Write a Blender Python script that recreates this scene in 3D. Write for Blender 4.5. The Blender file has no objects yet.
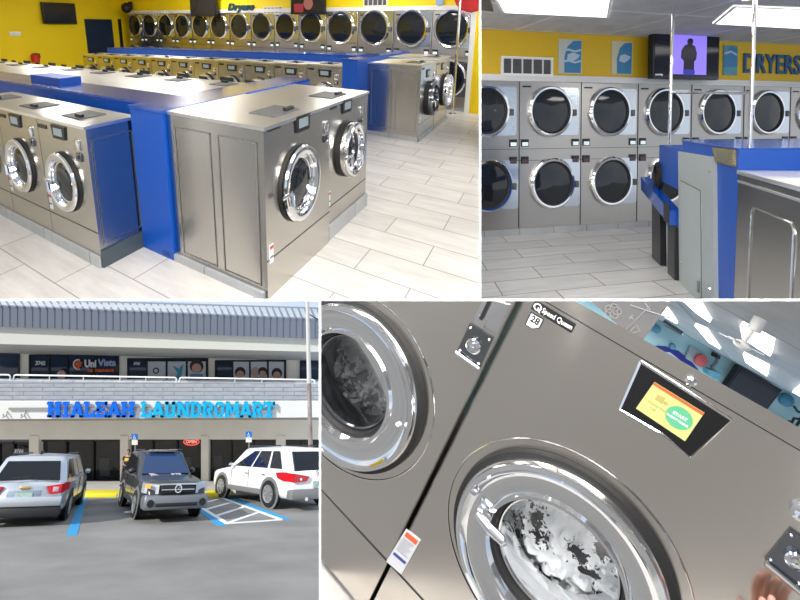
import bpy, bmesh, math, random
from mathutils import Vector, Matrix
random.seed(7)
scene = bpy.context.scene
COL = scene.collection
PI = math.pi

# ------------------------------------------------------------------ camera
PX, PY, FPX = 330.0, 160.0, 500.0            # lens axis in the frame (the lens is shifted), focal length in pixels
cam_d = bpy.data.cameras.new('camera'); cam = bpy.data.objects.new('camera', cam_d); COL.objects.link(cam)
cam_d.sensor_width = 36.0; cam_d.lens = 36.0 * FPX / 800.0
cam_d.shift_x = (400 - PX) / 800.0; cam_d.shift_y = (PY - 300) / 800.0
cam_d.clip_start = 0.02; cam_d.clip_end = 800
cam.rotation_euler = (PI / 2, 0, 0)
scene.camera = cam

# ------------------------------------------------------------------ world, sun, exposure
world = bpy.data.worlds.new('sky'); scene.world = world; world.use_nodes = True
wn = world.node_tree.nodes; wl = world.node_tree.links
bg = wn['Background']
tc = wn.new('ShaderNodeTexCoord'); nz = wn.new('ShaderNodeTexNoise'); nz.inputs['Scale'].default_value = 3.0
nz.inputs['Detail'].default_value = 6
cr = wn.new('ShaderNodeValToRGB'); cr.color_ramp.elements[0].position = .4; cr.color_ramp.elements[0].color = (.50, .68, .95, 1)
cr.color_ramp.elements[1].position = .62; cr.color_ramp.elements[1].color = (.95, .97, 1, 1)
wl.new(tc.outputs['Generated'], nz.inputs['Vector']); wl.new(nz.outputs[0], cr.inputs[0]); wl.new(cr.outputs[0], bg.inputs['Color'])
bg.inputs['Strength'].default_value = 1.0
sun_d = bpy.data.lights.new('sun', 'SUN'); sun = bpy.data.objects.new('sun', sun_d); COL.objects.link(sun)
sun_d.energy = 5.0; sun_d.angle = math.radians(.6); sun_d.color = (1, .97, .92)
SUNV = Vector((-.60, -.36, .72)).normalized()
sun.rotation_euler = SUNV.to_track_quat('Z', 'Y').to_euler()
scene.view_settings.view_transform = 'Standard'; scene.view_settings.look = 'None'
scene.view_settings.gamma = 1; scene.view_settings.use_curve_mapping = False
scene.view_settings.exposure = 0.0

# ------------------------------------------------------------------ places
# The photograph shows four places side by side.  Each one is a rigid frame of its own.
W = Matrix(((1, 0, 0), (0, 0, 1), (0, -1, 0)))         # lens axes (right, down, ahead) -> world

def rayc(p): return Vector(((p[0] - PX) / FPX, (p[1] - PY) / FPX, 1.0))

class Place:
    """ex, ez: right-angled axes of the place; ey: direction of its cross rows in plan (may meet ex at another angle)."""
    def __init__(s, ex, ez, ey, anchor, depth, scale=1.0):
        ex = Vector(ex).normalized(); ez = Vector(ez); ez = (ez - ex * ez.dot(ex)).normalized()
        yp = ez.cross(ex).normalized()
        s.R = Matrix((ex, yp, ez)).transposed()
        ey = Vector(ey).normalized(); l = s.R.transposed() @ ey; l.z = 0; l.normalize(); s.ey = l
        s.k = scale
        s.O = rayc(anchor) * depth * scale
        s.M = Matrix.Translation(W @ s.O) @ (W @ s.R).to_4x4() @ Matrix.Scale(scale, 4)
        s.B = Matrix(((1, l.x, 0), (0, l.y, 0), (0, 0, 1))); s.Bi = s.B.inverted()
        s.skew = l.x / l.y
        s.planes = []; s.obs = []
    def P(s, u, v, z=0.0): return s.B @ Vector((u, v, z))
    def uv(s, p, ax, val):
        """(u, v, z) of the point seen at picture spot p that lies on the plane u, v or z = val"""
        Ri = s.R.transposed()
        d = s.Bi @ (Ri @ rayc(p)); o = s.Bi @ (-(Ri @ s.O)) / s.k
        t = (val - o[ax]) / d[ax]
        return o + d * t
    def loc(s, p, ax, val): return s.B @ s.uv(p, ax, val)

CUR = None
def use(pl):
    global CUR; CUR = pl

# ------------------------------------------------------------------ materials
MATS = {}
def mat(name, color, rough=.5, metal=0.0, emit=None, estr=1.0, coat=0.0, bump=None, spec=None, vary=None, alpha=None, trans=0.0):
    if name in MATS: return MATS[name]
    m = bpy.data.materials.new(name); m.use_nodes = True; MATS[name] = m
    nt = m.node_tree; b = nt.nodes['Principled BSDF']
    b.inputs['Base Color'].default_value = (*color, 1); b.inputs['Roughness'].default_value = rough
    b.inputs['Metallic'].default_value = metal
    if coat: b.inputs['Coat Weight'].default_value = coat; b.inputs['Coat Roughness'].default_value = .06
    if spec is not None: b.inputs['Specular IOR Level'].default_value = spec
    if trans: b.inputs['Transmission Weight'].default_value = trans
    if alpha is not None: b.inputs['Alpha'].default_value = alpha
    if emit: b.inputs['Emission Color'].default_value = (*emit, 1); b.inputs['Emission Strength'].default_value = estr
    if vary or bump:
        t = nt.nodes.new('ShaderNodeTexCoord'); mp = nt.nodes.new('ShaderNodeMapping')
        sc = (vary or bump)[0]; mp.inputs['Scale'].default_value = sc
        n = nt.nodes.new('ShaderNodeTexNoise'); n.inputs['Scale'].default_value = 1; n.inputs['Detail'].default_value = 5
        nt.links.new(t.outputs['Object'], mp.inputs['Vector']); nt.links.new(mp.outputs[0], n.inputs['Vector'])
        if vary:
            mx = nt.nodes.new('ShaderNodeMixRGB'); mx.inputs[1].default_value = (*color, 1); mx.inputs[2].default_value = (*vary[1], 1)
            r = nt.nodes.new('ShaderNodeValToRGB'); r.color_ramp.elements[0].position = .35; r.color_ramp.elements[1].position = .65
            nt.links.new(n.outputs[0], r.inputs[0]); nt.links.new(r.outputs[0], mx.inputs[0]); nt.links.new(mx.outputs[0], b.inputs['Base Color'])
        if bump:
            bp = nt.nodes.new('ShaderNodeBump'); bp.inputs['Strength'].default_value = bump[1]; bp.inputs['Distance'].default_value = .01
            nt.links.new(n.outputs[0], bp.inputs['Height']); nt.links.new(bp.outputs[0], b.inputs['Normal'])
    return m

def steel(name, color, rough, scale=(2, 2, 90), strength=.0, tangent=(0, 0, 1)):
    if name in MATS: return MATS[name]
    m = mat(name, color, rough, 1.0)
    nt = m.node_tree; b = nt.nodes['Principled BSDF']
    t = nt.nodes.new('ShaderNodeTexCoord'); mp = nt.nodes.new('ShaderNodeMapping'); mp.inputs['Scale'].default_value = scale
    n = nt.nodes.new('ShaderNodeTexNoise'); n.inputs['Scale'].default_value = 3; n.inputs['Detail'].default_value = 4
    nt.links.new(t.outputs['Object'], mp.inputs['Vector']); nt.links.new(mp.outputs[0], n.inputs['Vector'])
    bp = nt.nodes.new('ShaderNodeBump'); bp.inputs['Strength'].default_value = strength; bp.inputs['Distance'].default_value = .002
    nt.links.new(n.outputs[0], bp.inputs['Height'])
    if strength: nt.links.new(bp.outputs[0], b.inputs['Normal'])
    b.inputs['Anisotropic'].default_value = .7
    tg = nt.nodes.new('ShaderNodeCombineXYZ')
    for k_ in range(3): tg.inputs[k_].default_value = tangent[k_]
    vt = nt.nodes.new('ShaderNodeVectorTransform'); vt.vector_type = 'VECTOR'; vt.convert_from = 'OBJECT'; vt.convert_to = 'WORLD'
    nt.links.new(tg.outputs[0], vt.inputs[0]); nt.links.new(vt.outputs[0], b.inputs['Tangent'])
    mr = nt.nodes.new('ShaderNodeMapRange'); mr.inputs['To Min'].default_value = rough - .012; mr.inputs['To Max'].default_value = rough + .015
    nt.links.new(n.outputs[0], mr.inputs['Value'])
    if name != 'brushed_steel': nt.links.new(mr.outputs[0], b.inputs['Roughness'])
    return m

def tiles(name, c1, c2, mortar, bw, bh, skew=0.0, rough=.35, msize=.006, off=.5, ang=0.0, streak=(1.5, 9), along=None, shift=(0, 0)):
    """tile pattern in the object's own x, y metres; rows along x, joints lean by skew"""
    if name in MATS: return MATS[name]
    m = mat(name, c1, rough)
    nt = m.node_tree; b = nt.nodes['Principled BSDF']; L = nt.links
    t = nt.nodes.new('ShaderNodeTexCoord')
    ca, sa = math.cos(ang), math.sin(ang)
    d1 = nt.nodes.new('ShaderNodeVectorMath'); d1.operation = 'DOT_PRODUCT'; d1.inputs[1].default_value = (ca + skew * sa, sa - skew * ca, 0)
    d2 = nt.nodes.new('ShaderNodeVectorMath'); d2.operation = 'DOT_PRODUCT'; d2.inputs[1].default_value = (-sa, ca, 0)
    L.new(t.outputs['Object'], d1.inputs[0]); L.new(t.outputs['Object'], d2.inputs[0])
    a1 = nt.nodes.new('ShaderNodeMath'); a1.inputs[1].default_value = shift[0]; a2 = nt.nodes.new('ShaderNodeMath'); a2.inputs[1].default_value = shift[1]
    L.new(d1.outputs['Value'], a1.inputs[0]); L.new(d2.outputs['Value'], a2.inputs[0])
    cb = nt.nodes.new('ShaderNodeCombineXYZ'); L.new(a1.outputs[0], cb.inputs[0]); L.new(a2.outputs[0], cb.inputs[1])
    br = nt.nodes.new('ShaderNodeTexBrick'); L.new(cb.outputs[0], br.inputs['Vector'])
    br.offset = off; br.inputs['Scale'].default_value = 1; br.inputs['Brick Width'].default_value = bw; br.inputs['Row Height'].default_value = bh
    br.inputs['Mortar Size'].default_value = msize; br.inputs['Mortar Smooth'].default_value = .1; br.inputs['Bias'].default_value = 0
    br.inputs['Color1'].default_value = (*c1, 1); br.inputs['Color2'].default_value = (*c2, 1); br.inputs['Mortar'].default_value = (*mortar, 1)
    mp = nt.nodes.new('ShaderNodeMapping'); mp.inputs['Scale'].default_value = (streak[0], streak[1], 1); L.new(cb.outputs[0], mp.inputs['Vector'])
    n = nt.nodes.new('ShaderNodeTexNoise'); n.inputs['Scale'].default_value = 1.4; n.inputs['Detail'].default_value = 7; n.inputs['Roughness'].default_value = .65
    L.new(mp.outputs[0], n.inputs['Vector'])
    r = nt.nodes.new('ShaderNodeValToRGB'); r.color_ramp.elements[0].position = .3; r.color_ramp.elements[0].color = (.72, .72, .73, 1)
    r.color_ramp.elements[1].position = .7; r.color_ramp.elements[1].color = (1.0, 1.0, 1.0, 1); L.new(n.outputs[0], r.inputs[0])
    mx = nt.nodes.new('ShaderNodeMixRGB'); mx.blend_type = 'MULTIPLY'; mx.inputs[0].default_value = 1
    L.new(br.outputs['Color'], mx.inputs[1]); L.new(r.outputs[0], mx.inputs[2]); L.new(mx.outputs[0], b.inputs['Base Color'])
    return m

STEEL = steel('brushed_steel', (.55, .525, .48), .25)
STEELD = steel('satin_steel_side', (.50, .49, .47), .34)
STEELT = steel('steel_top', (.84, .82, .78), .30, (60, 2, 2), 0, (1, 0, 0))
CHROME = mat('chrome', (.86, .86, .87), .07, 1)
DCHROME = mat('dark_chrome', (.25, .26, .28), .12, 1)
BLACK = mat('black_plastic', (.012, .012, .013), .35)
RUBBER = mat('black_rubber', (.01, .01, .01), .6)
DGLASS = mat('dark_door_glass', (.012, .014, .017), .06, spec=.6)
BLUE = mat('royal_blue_laminate', (.002, .072, .40), .22, coat=.5)
BLUEV = mat('royal_blue_panel', (.002, .075, .42), .4)
YEL = mat('yellow_paint', (.98, .72, .002), .6, bump=((30, 30, 30), .05))
WHITE = mat('white_paint', (.85, .85, .83), .5)
LCD = mat('lcd_screen', (.08, .10, .11), .3, emit=(.42, .50, .52), estr=.45)
GREYP = mat('grey_plastic', (.10, .10, .10), .5)
LABEL = mat('white_label', (.8, .8, .8), .5)
RED = mat('red_paint', (.6, .02, .02), .4)
ORANGE = mat('orange_print', (.75, .12, .02), .5)
NAVY = mat('navy_paint', (.006, .02, .07), .5)
KTILE = tiles('base_tile', (.46, .47, .47), (.40, .41, .42), (.2, .2, .2), .6, .5)

# ------------------------------------------------------------------ mesh helpers
class MB:
    def __init__(s): s.v = []; s.f = []
    def add(s, vs, fs, M=None):
        o = len(s.v)
        s.v += [tuple(M @ Vector(v)) if M is not None else tuple(v) for v in vs]
        s.f += [[i + o for i in f] for f in fs]; return s
    def box(s, x0, x1, y0, y1, z0, z1, b=0.0, M=None):
        if b <= 0:
            vs = [(x, y, z) for z in (z0, z1) for y in (y0, y1) for x in (x0, x1)]
            return s.add(vs, [(0, 2, 3, 1), (4, 5, 7, 6), (0, 1, 5, 4), (2, 6, 7, 3), (0, 4, 6, 2), (1, 3, 7, 5)], M)
        bm = bmesh.new(); bmesh.ops.create_cube(bm, size=1)
        for v in bm.verts: v.co = Vector(((x0 + x1) / 2 + v.co.x * (x1 - x0), (y0 + y1) / 2 + v.co.y * (y1 - y0), (z0 + z1) / 2 + v.co.z * (z1 - z0)))
        bmesh.ops.bevel(bm, geom=bm.edges[:] + bm.verts[:], offset=b, segments=2, affect='EDGES', profile=.5)
        bm.verts.index_update()
        s.add([v.co[:] for v in bm.verts], [[v.index for v in f.verts] for f in bm.faces], M); bm.free(); return s
    def prism(s, pts, a, b, axis=1, M=None):
        """polygon in the plane across `axis`, pushed from a to b"""
        n = len(pts)
        def mk(p, h): return (h, p[0], p[1]) if axis == 0 else (p[0], h, p[1]) if axis == 1 else (p[0], p[1], h)
        vs = [mk(p, a) for p in pts] + [mk(p, b) for p in pts]
        fs = [list(range(n)), list(range(2 * n - 1, n - 1, -1))] + [(i, i + n, (i + 1) % n + n, (i + 1) % n) for i in range(n)]
        return s.add(vs, fs, M)
    def hexa(s, q0, q1, M=None):
        """solid between two quads"""
        return s.add(list(q0) + list(q1), [(3, 2, 1, 0), (4, 5, 6, 7)] + [(i, (i + 1) % 4, (i + 1) % 4 + 4, i + 4) for i in range(4)], M)
    def lathe(s, prof, n=40, M=None, axis=1, cx=0, cz=0, cap=False, sx=1.0):
        """profile of (radius, offset along axis y) around (cx, cz)"""
        vs = []; fs = []
        for r, y in prof:
            for k in range(n):
                a = 2 * PI * k / n
                vs.append((cx + sx * r * math.cos(a), y, cz + r * math.sin(a)))
        m = len(prof)
        for j in range(m - 1):
            for k in range(n):
                k2 = (k + 1) % n
                fs.append((j * n + k, j * n + k2, (j + 1) * n + k2, (j + 1) * n + k))
        if cap: fs.append([(m - 1) * n + k for k in range(n)])
        if cap == 2: fs.append([k for k in range(n)][::-1])
        return s.add(vs, fs, M)
    def tube(s, pts, r, n=10, M=None):
        pts = [Vector(p) for p in pts]; vs = []; fs = []
        T0 = None
        for i, p in enumerate(pts):
            t = (pts[min(i + 1, len(pts) - 1)] - pts[max(i - 1, 0)]).normalized()
            if T0 is None: a = t.orthogonal().normalized()
            else: a = (T0 - t * T0.dot(t)).normalized()
            T0 = a; b = t.cross(a)
            rr = r[i] if isinstance(r, (list, tuple)) else r
            for k in range(n):
                q = 2 * PI * k / n; vs.append(p + (a * math.cos(q) + b * math.sin(q)) * rr)
        for i in range(len(pts) - 1):
            for k in range(n):
                k2 = (k + 1) % n; fs.append((i * n + k, i * n + k2, (i + 1) * n + k2, (i + 1) * n + k))
        fs.append(list(range(n))[::-1]); fs.append([(len(pts) - 1) * n + k for k in range(n)])
        return s.add(vs, fs, M)
    def sphere(s, c, r, n=14, M=None, sc=(1, 1, 1)):
        vs = []; fs = []; m = n // 2
        for j in range(m + 1):
            t = PI * j / m
            for k in range(n):
                a = 2 * PI * k / n; vs.append((c[0] + sc[0] * r * math.sin(t) * math.cos(a), c[1] + sc[1] * r * math.sin(t) * math.sin(a), c[2] + sc[2] * r * math.cos(t)))
        for j in range(m):
            for k in range(n):
                k2 = (k + 1) % n; fs.append((j * n + k, (j + 1) * n + k, (j + 1) * n + k2, j * n + k2))
        return s.add(vs, fs, M)
    def grid(s, P):
        """P: rows of points"""
        nr, nc = len(P), len(P[0]); vs = [p for r in P for p in r]
        return s.add(vs, [(j * nc + i, j * nc + i + 1, (j + 1) * nc + i + 1, (j + 1) * nc + i) for j in range(nr - 1) for i in range(nc - 1)])
    def skewed(s, k):
        s.v = [(x + k * y, y, z) if y > 0 else (x, y, z) for x, y, z in s.v]; return s
    def build(s, name, m, parent=None, loc=None, sharp=32, recalc=True):
        me = bpy.data.meshes.new(name); me.from_pydata(s.v, [], s.f); me.validate()
        bm = bmesh.new(); bm.from_mesh(me); bmesh.ops.remove_doubles(bm, verts=bm.verts, dist=1e-6)
        if recalc: bmesh.ops.recalc_face_normals(bm, faces=bm.faces)
        bm.to_mesh(me); bm.free()
        me.materials.append(m)
        for p in me.polygons: p.use_smooth = True
        me.set_sharp_from_angle(angle=math.radians(sharp))
        o = bpy.data.objects.new(name, me); COL.objects.link(o)
        if parent is not None: o.parent = parent
        elif CUR is not None:
            o.matrix_world = CUR.M @ (loc if loc is not None else Matrix.Identity(4))
            CUR.obs.append(o)
        return o

def basis(x, y, z, o):
    return Matrix(((x[0], y[0], z[0], o[0]), (x[1], y[1], z[1], o[1]), (x[2], y[2], z[2], o[2]), (0, 0, 0, 1)))
def facing(x_dir, o):
    """matrix of a thing whose local x runs along x_dir, z up, y inward (away from whoever faces it)"""
    x = Vector(x_dir).normalized(); z = Vector((0, 0, 1)); y = z.cross(x)
    return basis(x, y, z, o)
def thing(name, label, cat, M=None, group=None):
    o = bpy.data.objects.new(name, None); COL.objects.link(o); o.empty_display_size = .05
    o.matrix_world = CUR.M @ (M if M is not None else Matrix.Identity(4)); CUR.obs.append(o)
    o['label'] = label; o['category'] = cat
    if group: o['group'] = group
    return o
def tag(o, label, cat, group=None):
    o['label'] = label; o['category'] = cat
    if group: o['group'] = group
    return o
def struct(name, mb, m, loc=None, sharp=32):
    o = mb.build(name, m, None, loc, sharp); o['kind'] = 'structure'; return o
def copy_tree(r, M, label=None, group=None):
    c = r.copy(); COL.objects.link(c); c.matrix_world = CUR.M @ M; CUR.obs.append(c)
    if label: c['label'] = label
    if group: c['group'] = group
    for ch in list(r.children):
        d = ch.copy(); COL.objects.link(d); d.parent = c
        for g in list(ch.children):
            e = g.copy(); COL.objects.link(e); e.parent = d
    return c
def text_mb(txt, size, depth, bold=0.0, align='CENTER', sx=1.0):
    """text standing in the x-z plane, facing -y"""
    cu = bpy.data.curves.new('t', 'FONT'); cu.body = txt; cu.size = size; cu.extrude = depth / 2; cu.offset = bold
    cu.align_x = align; cu.align_y = 'CENTER'; cu.resolution_u = 3
    ob = bpy.data.objects.new('t', cu); COL.objects.link(ob)
    dg = bpy.context.evaluated_depsgraph_get(); me = bpy.data.meshes.new_from_object(ob.evaluated_get(dg))
    mb = MB(); mb.add([(v.co.x * sx, -v.co.z, v.co.y) for v in me.vertices], [list(p.vertices) for p in me.polygons])
    bpy.data.objects.remove(ob); bpy.data.meshes.remove(me); bpy.data.curves.remove(cu)
    return mb
def circ(cx, cz, r, n=24, a0=0, a1=2 * PI, sx=1.0):
    return [(cx + sx * r * math.cos(a0 + (a1 - a0) * k / n), cz + r * math.sin(a0 + (a1 - a0) * k / n)) for k in range(n)]
def rrect(x0, x1, z0, z1, r, n=4):
    out = []
    for cx, cz, a in ((x1 - r, z1 - r, 0), (x0 + r, z1 - r, PI / 2), (x0 + r, z0 + r, PI), (x1 - r, z0 + r, 1.5 * PI)):
        for k in range(n + 1): out.append((cx + r * math.cos(a + k * PI / 2 / n), cz + r * math.sin(a + k * PI / 2 / n)))
    return out
def ring_line(mb, pts, w, y0, y1):
    """thin closed raised line along a polygon in the x-z plane"""
    n = len(pts); c = Vector((sum(p[0] for p in pts) / n, sum(p[1] for p in pts) / n))
    ins = []
    for p in pts:
        d = Vector(p) - c; ins.append((p[0] - w * (1 if d.x > 0 else -1), p[1] - w * (1 if d.y > 0 else -1)))
    for i in range(n):
        j = (i + 1) % n
        q = [pts[i], pts[j], ins[j], ins[i]]
        mb.hexa([(a, y0, b) for a, b in q], [(a, y1, b) for a, b in q])
def area_lamp(name, M, sx, sy, power, color=(1, 1, 1)):
    d = bpy.data.lights.new(name, 'AREA'); d.shape = 'RECTANGLE'; d.size = sx; d.size_y = sy; d.energy = power; d.color = color
    o = bpy.data.objects.new(name, d); COL.objects.link(o); o.matrix_world = CUR.M @ M; return o

ORD = ['first', 'second', 'third', 'fourth', 'fifth', 'sixth', 'seventh', 'eighth', 'ninth', 'tenth', 'eleventh', 'twelfth', 'thirteenth', 'fourteenth']
A = Place((.79814, .16283, -.58005), (.00629, -.96499, -.26222), (.40302, -.23754, .88382), (268, 300), 3.261, .6)
B = Place((1970, -40, 500), (-.01, -1, -.04), (250, -30, 500), (519, 235), 7.6, .6)
CF = Place((1, 0, 0), (0, -1, 0), (0, 0, 1), (160, 484), 20, 4.0)
CG = Place((1, 0, 0), (0, -.867, .498), (-220, 287, 500), (160, 484), 20, 4.0)
D = Place((.7218, .4046, -.5615), (.333, -.9143, -.2306), (.6067, .0206, .7947), (446, 450), 1.35, .8)
_t = Vector((.87, .49, -.12)); _d = Vector((435, 237, 500)); _z = _t.cross(_d).normalized()
if _z.y > 0: _z = -_z
DB = Place(_t, _z, _d, (731, 360), 6.0, .8)

# ------------------------------------------------------------------ room lamps and added lamps
use(A)
for i, (u, v) in enumerate([(-1.5, -1.2), (-5, -.6), (1.2, .8), (-3.5, 2.6), (.6, 4.2), (-8, 3), (-2.5, 6.4), (-7.5, 6.6), (1.3, 7.2)]):
    area_lamp('ceiling_or_added_lamp', Matrix.Translation(A.P(u, v, 3.1)), 1.2, .6, (6.5, 6, 3, 18, 10, 26, 26, 30, 14)[i], (1, .97, .93))
use(B)
for u, v in [(0, -5.5), (3.5, -5.5), (0.5, -2.6), (4.5, -2.8), (2.2, -4.2)]:
    area_lamp('ceiling_or_added_lamp', Matrix.Translation(B.P(u, v, 2.55)), 1.2, .6, 5, (1, .97, .92))
use(D)
area_lamp('ceiling_or_added_lamp', Matrix.Translation((.6, -1.0, 1.5)) @ Matrix.Rotation(math.radians(35), 4, 'X'), 1.2, .5, 44, (1, .97, .95))  # unseen lamp tilted at the washer fronts, added to brighten them
area_lamp('ceiling_or_added_lamp', Matrix.Translation((-.9, -1.1, 1.2)) @ Matrix.Rotation(math.radians(30), 4, 'X'), .5, 1.2, 30, (1, .97, .95))  # second added lamp, brightens the washer fronts from the left
use(DB)
area_lamp('ceiling_or_added_lamp', Matrix.Translation(DB.P(0, -2.5, -.15)), 2.4, 1.2, 170)

# ------------------------------------------------------------------ slim white bars between the four places
def radial_wall(name, a, b, w, n, horizontal):
    """slim white bar between two places"""
    def pt(px, py, d): return W @ (rayc((px, py)) * d)
    far = n + .02
    if horizontal: q = [(a[0], a[1] - w), (b[0], b[1] - w), (b[0], b[1] + w), (a[0], a[1] + w)]
    else: q = [(a[0] - w, a[1]), (a[0] + w, a[1]), (b[0] + w, b[1]), (b[0] - w, b[1])]
    mb = MB(); mb.hexa([pt(*p, n) for p in q], [pt(*p, far) for p in q])
    o = mb.build(name, WHITEP, None); o['kind'] = 'structure'
CUR = None
WHITEP = mat('white_partition', (.95, .95, .95), .9, spec=0)
radial_wall('trim_1', (480.1, -60), (480.1, 300), .9, .9, False)
radial_wall('trim_2', (320, 300), (320, 680), 1.0, .5, False)
radial_wall('trim_3', (-60, 299.95), (860, 299.95), .95, .5, True)

# ------------------------------------------------------------------ PLACE A and B: washers and dryers
def seg_box(mb, x0, x1, y0, y1, z0, z1, k, b=0.0):
    t = MB(); t.box(x0, x1, y0, y1, z0, z1, b); t.skewed(k); mb.v, o = mb.v + t.v, len(mb.v); mb.f += [[i + o for i in f] for f in t.f]

def washer(M, W_, H, D_, k, label, group=None, door=(.44, .66, .26, .09), panel=(.40, .62, 1.03, 1.143), badge=(.057, .205, 1.12), coin=(.90, .98),
           stick=(.05, .33), seam=.27, kick=0.10, name='washing_machine', bead=None, open_tilt=0.0, detail=2, dark=False):
    t = thing(name, label, 'washing machine', M, group)
    body = MB(); seg_box(body, .003, W_ - .003, 0, D_, kick, H - .02, k); body.build('body', STEEL, t)
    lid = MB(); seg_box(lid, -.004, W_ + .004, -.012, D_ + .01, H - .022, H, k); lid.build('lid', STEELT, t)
    if kick:
        kp = MB(); seg_box(kp, .0, W_, -.02, D_ + .02, 0, kick, k); kp.build('kick_plate', KTILE, t)
    hx = W_ * .30; h = MB(); seg_box(h, hx, hx + W_ * .36, .10, .34, H, H + .008, k); h = h.build('hatch', GREYP, t)
    hk = MB(); seg_box(hk, hx + W_ * .20, hx + W_ * .32, .13, .16, H + .008, H + .03, k); hk.build('hatch_handle', BLACK, h)
    cx, cz, r, pr = door
    # gasket, ring, glass
    MB().lathe([(r * 1.03, 0), (r * 1.03, -pr * .3), (r * 1.0, -pr * .35), (r * .97, 0)], 48, cx=cx, cz=cz).build('door_gasket', RUBBER, t)
    dr = MB(); dr.lathe([(r * .98, -pr * .3), (r * 1.02, -pr * .75), (r * .99, -pr), (r * .93, -pr * 1.05), (r * .86, -pr * 1.0), (r * .80, -pr * .9), (r * .78, -pr * .55), (r * .72, -pr * .5), (r * .70, -pr * .15), (r * .64, -pr * .1)], 56, cx=cx, cz=cz)
    dr = dr.build('door_ring', CHROME if not dark else DCHROME, t)
    MB().lathe([(r * .66, -pr * .12), (r * .55, -pr * .35), (r * .3, -pr * .5), (.001, -pr * .55)], 40, cx=cx, cz=cz).build('door_glass', DGLASS, dr)
    hd = MB(); hd.box(cx - r * 1.18, cx - r * .70, -pr * 1.15, -pr * .95, cz - .03, cz + .0, .006); hd.tube([(cx - r * .78, -pr * 1.1, cz - .015), (cx - r * .78, -pr * 1.3, cz - .015), (cx - r * .74, -pr * 1.3, cz - .10)], .014, 8)
    hd.build('door_handle', CHROME, t)
    x0, x1, z0, z1 = panel; q = (x1 - x0) * .08
    cp = MB().prism([(x0, z1), (x1, z1), (x1 - q, z0), (x0 + q, z0)], -.012, 0).build('control_panel', BLACK, t)
    xm = (x0 + x1) / 2; MB().box(xm - (x1 - x0) * .30, xm + (x1 - x0) * .30, -.016, -.012, z0 + (z1 - z0) * .25, z1 - (z1 - z0) * .2).build('screen', LCD, cp)
    MB().box(badge[0], badge[1], -.006, 0, badge[2] - .012, badge[2] + .016).build('name_badge', BLACK, t)
    c = MB(); c.box(coin[0] - .035, coin[0] + .03, -.014, 0, coin[1] - .03, coin[1] + .05, .004); c.build('coin_slot', CHROME, t)
    c = MB(); c.box(coin[0] - .035, coin[0] + .03, -.014, 0, coin[1] - .11, coin[1] - .05, .004).lathe([(.018, -.02), (.012, -.024), (.001, -.02)], 14, cx=coin[0], cz=coin[1] - .08); c.build('coin_box_lock', DCHROME, t)
    if detail > 1:
        s = MB().box(stick[0] - .022, stick[0] + .025, -.004, 0, stick[1] - .07, stick[1] + .06).build('warning_label', LABEL, t)
        MB().box(stick[0] - .018, stick[0] + .021, -.006, -.004, stick[1] + .03, stick[1] + .052).build('warning_stripe', RED, s)
        MB().box(stick[0] - .018, stick[0] + .021, -.006, -.004, stick[1] - .03, stick[1] - .02).build('warning_line', NAVY, s)
        MB().box(.003, W_ - .003, -.003, .0, seam - .003, seam + .003).build('panel_seam', BLACK, t)
    if bead:
        bb = MB()
        for (a0, a1) in ([(.06, .44), (.52, .92)] if bead == 2 else [(.08, .9)]):
            y0, y1 = D_ * a0, D_ * a1; zz0, zz1 = kick + .08, H - .10
            side = -.004 if bead > 0 and bead != 3 else W_ + .004
            for (ya, yb, za, zb) in ((y0, y1, zz0, zz0 + .008), (y0, y1, zz1 - .008, zz1), (y0, y0 + .008, zz0, zz1), (y1 - .008, y1, zz0, zz1)):
                seg_box(bb, min(side, side * .2 if side < 0 else W_), max(side, 0.001 if side < 0 else W_), ya, yb, za, zb, k)
        bb.build('side_bead', STEELD, t)
    return t

SKA = A.skew
use(A)
# floor, walls
mb = MB(); pts = [A.P(-13, -6), A.P(6, -6), A.P(6, 9), A.P(-13, 9)]
mb.prism([(p.x, p.y) for p in pts], -.1, 0, 2)
struct('floor', mb, tiles('light_floor_tile_a', (.74, .705, .65), (.67, .64, .595), (.30, .28, .26), .93, .36, skew=SKA, msize=.005, streak=(1.0, 5), shift=(.1, .02)))
# ceiling slab above the frame
mb = MB(); mb.prism([(p.x, p.y) for p in [A.P(-13, -4.5), A.P(7, -4.5), A.P(7, 9), A.P(-13, 9)]], 3.25, 3.45, 2)
struct('ceiling', mb, mat('ceiling_white', (.8, .8, .78), .8))

def wall_v(name, u0, u1, v, z0, z1, m, th=.15):
    a, b_ = A.P(u0, v), A.P(u1, v); a2, b2 = A.P(u0, v + th), A.P(u1, v + th)
    mb = MB().prism([(a.x, a.y), (b_.x, b_.y), (b2.x, b2.y), (a2.x, a2.y)], z0, z1, 2); return mb
VD = 8.0
UW = -12.45
struct('wall_back', wall_v('w', UW - .3, 1.2, VD + .85, 0, 3.25, YEL), YEL)
struct('wall_back_upper', wall_v('w', UW - .2, 1.2, VD + .02, 2.12, 3.25, YEL, .5), YEL)
struct('trim_4', wall_v('w', UW + .3, .02, VD - .0, 2.03, 2.12, WHITE, .3), WHITE)
w = MB(); q = [A.P(UW, -6), A.P(UW, VD + .9), A.P(UW - .2, VD + .9), A.P(UW - .2, -6)]; w.prism([(p.x, p.y) for p in q], 0, 3.25, 2)
struct('wall_left', w, YEL)
# yellow wall end and its white edge at the far right of the dryers
w = MB(); q = [A.P(.06, VD - .05), A.P(.5, VD - .05), A.P(.5, VD + .9), A.P(.06, VD + .9)]; w.prism([(p.x, p.y) for p in q], 0, 2.6, 2)
struct('wall_right', w, YEL)
w = MB(); q = [A.P(-.04, VD - .1), A.P(.06, VD - .1), A.P(.06, VD + .3), A.P(-.04, VD + .3)]; w.prism([(p.x, p.y) for p in q], 0, 2.12, 2)
struct('trim_5', w, WHITE)

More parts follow.
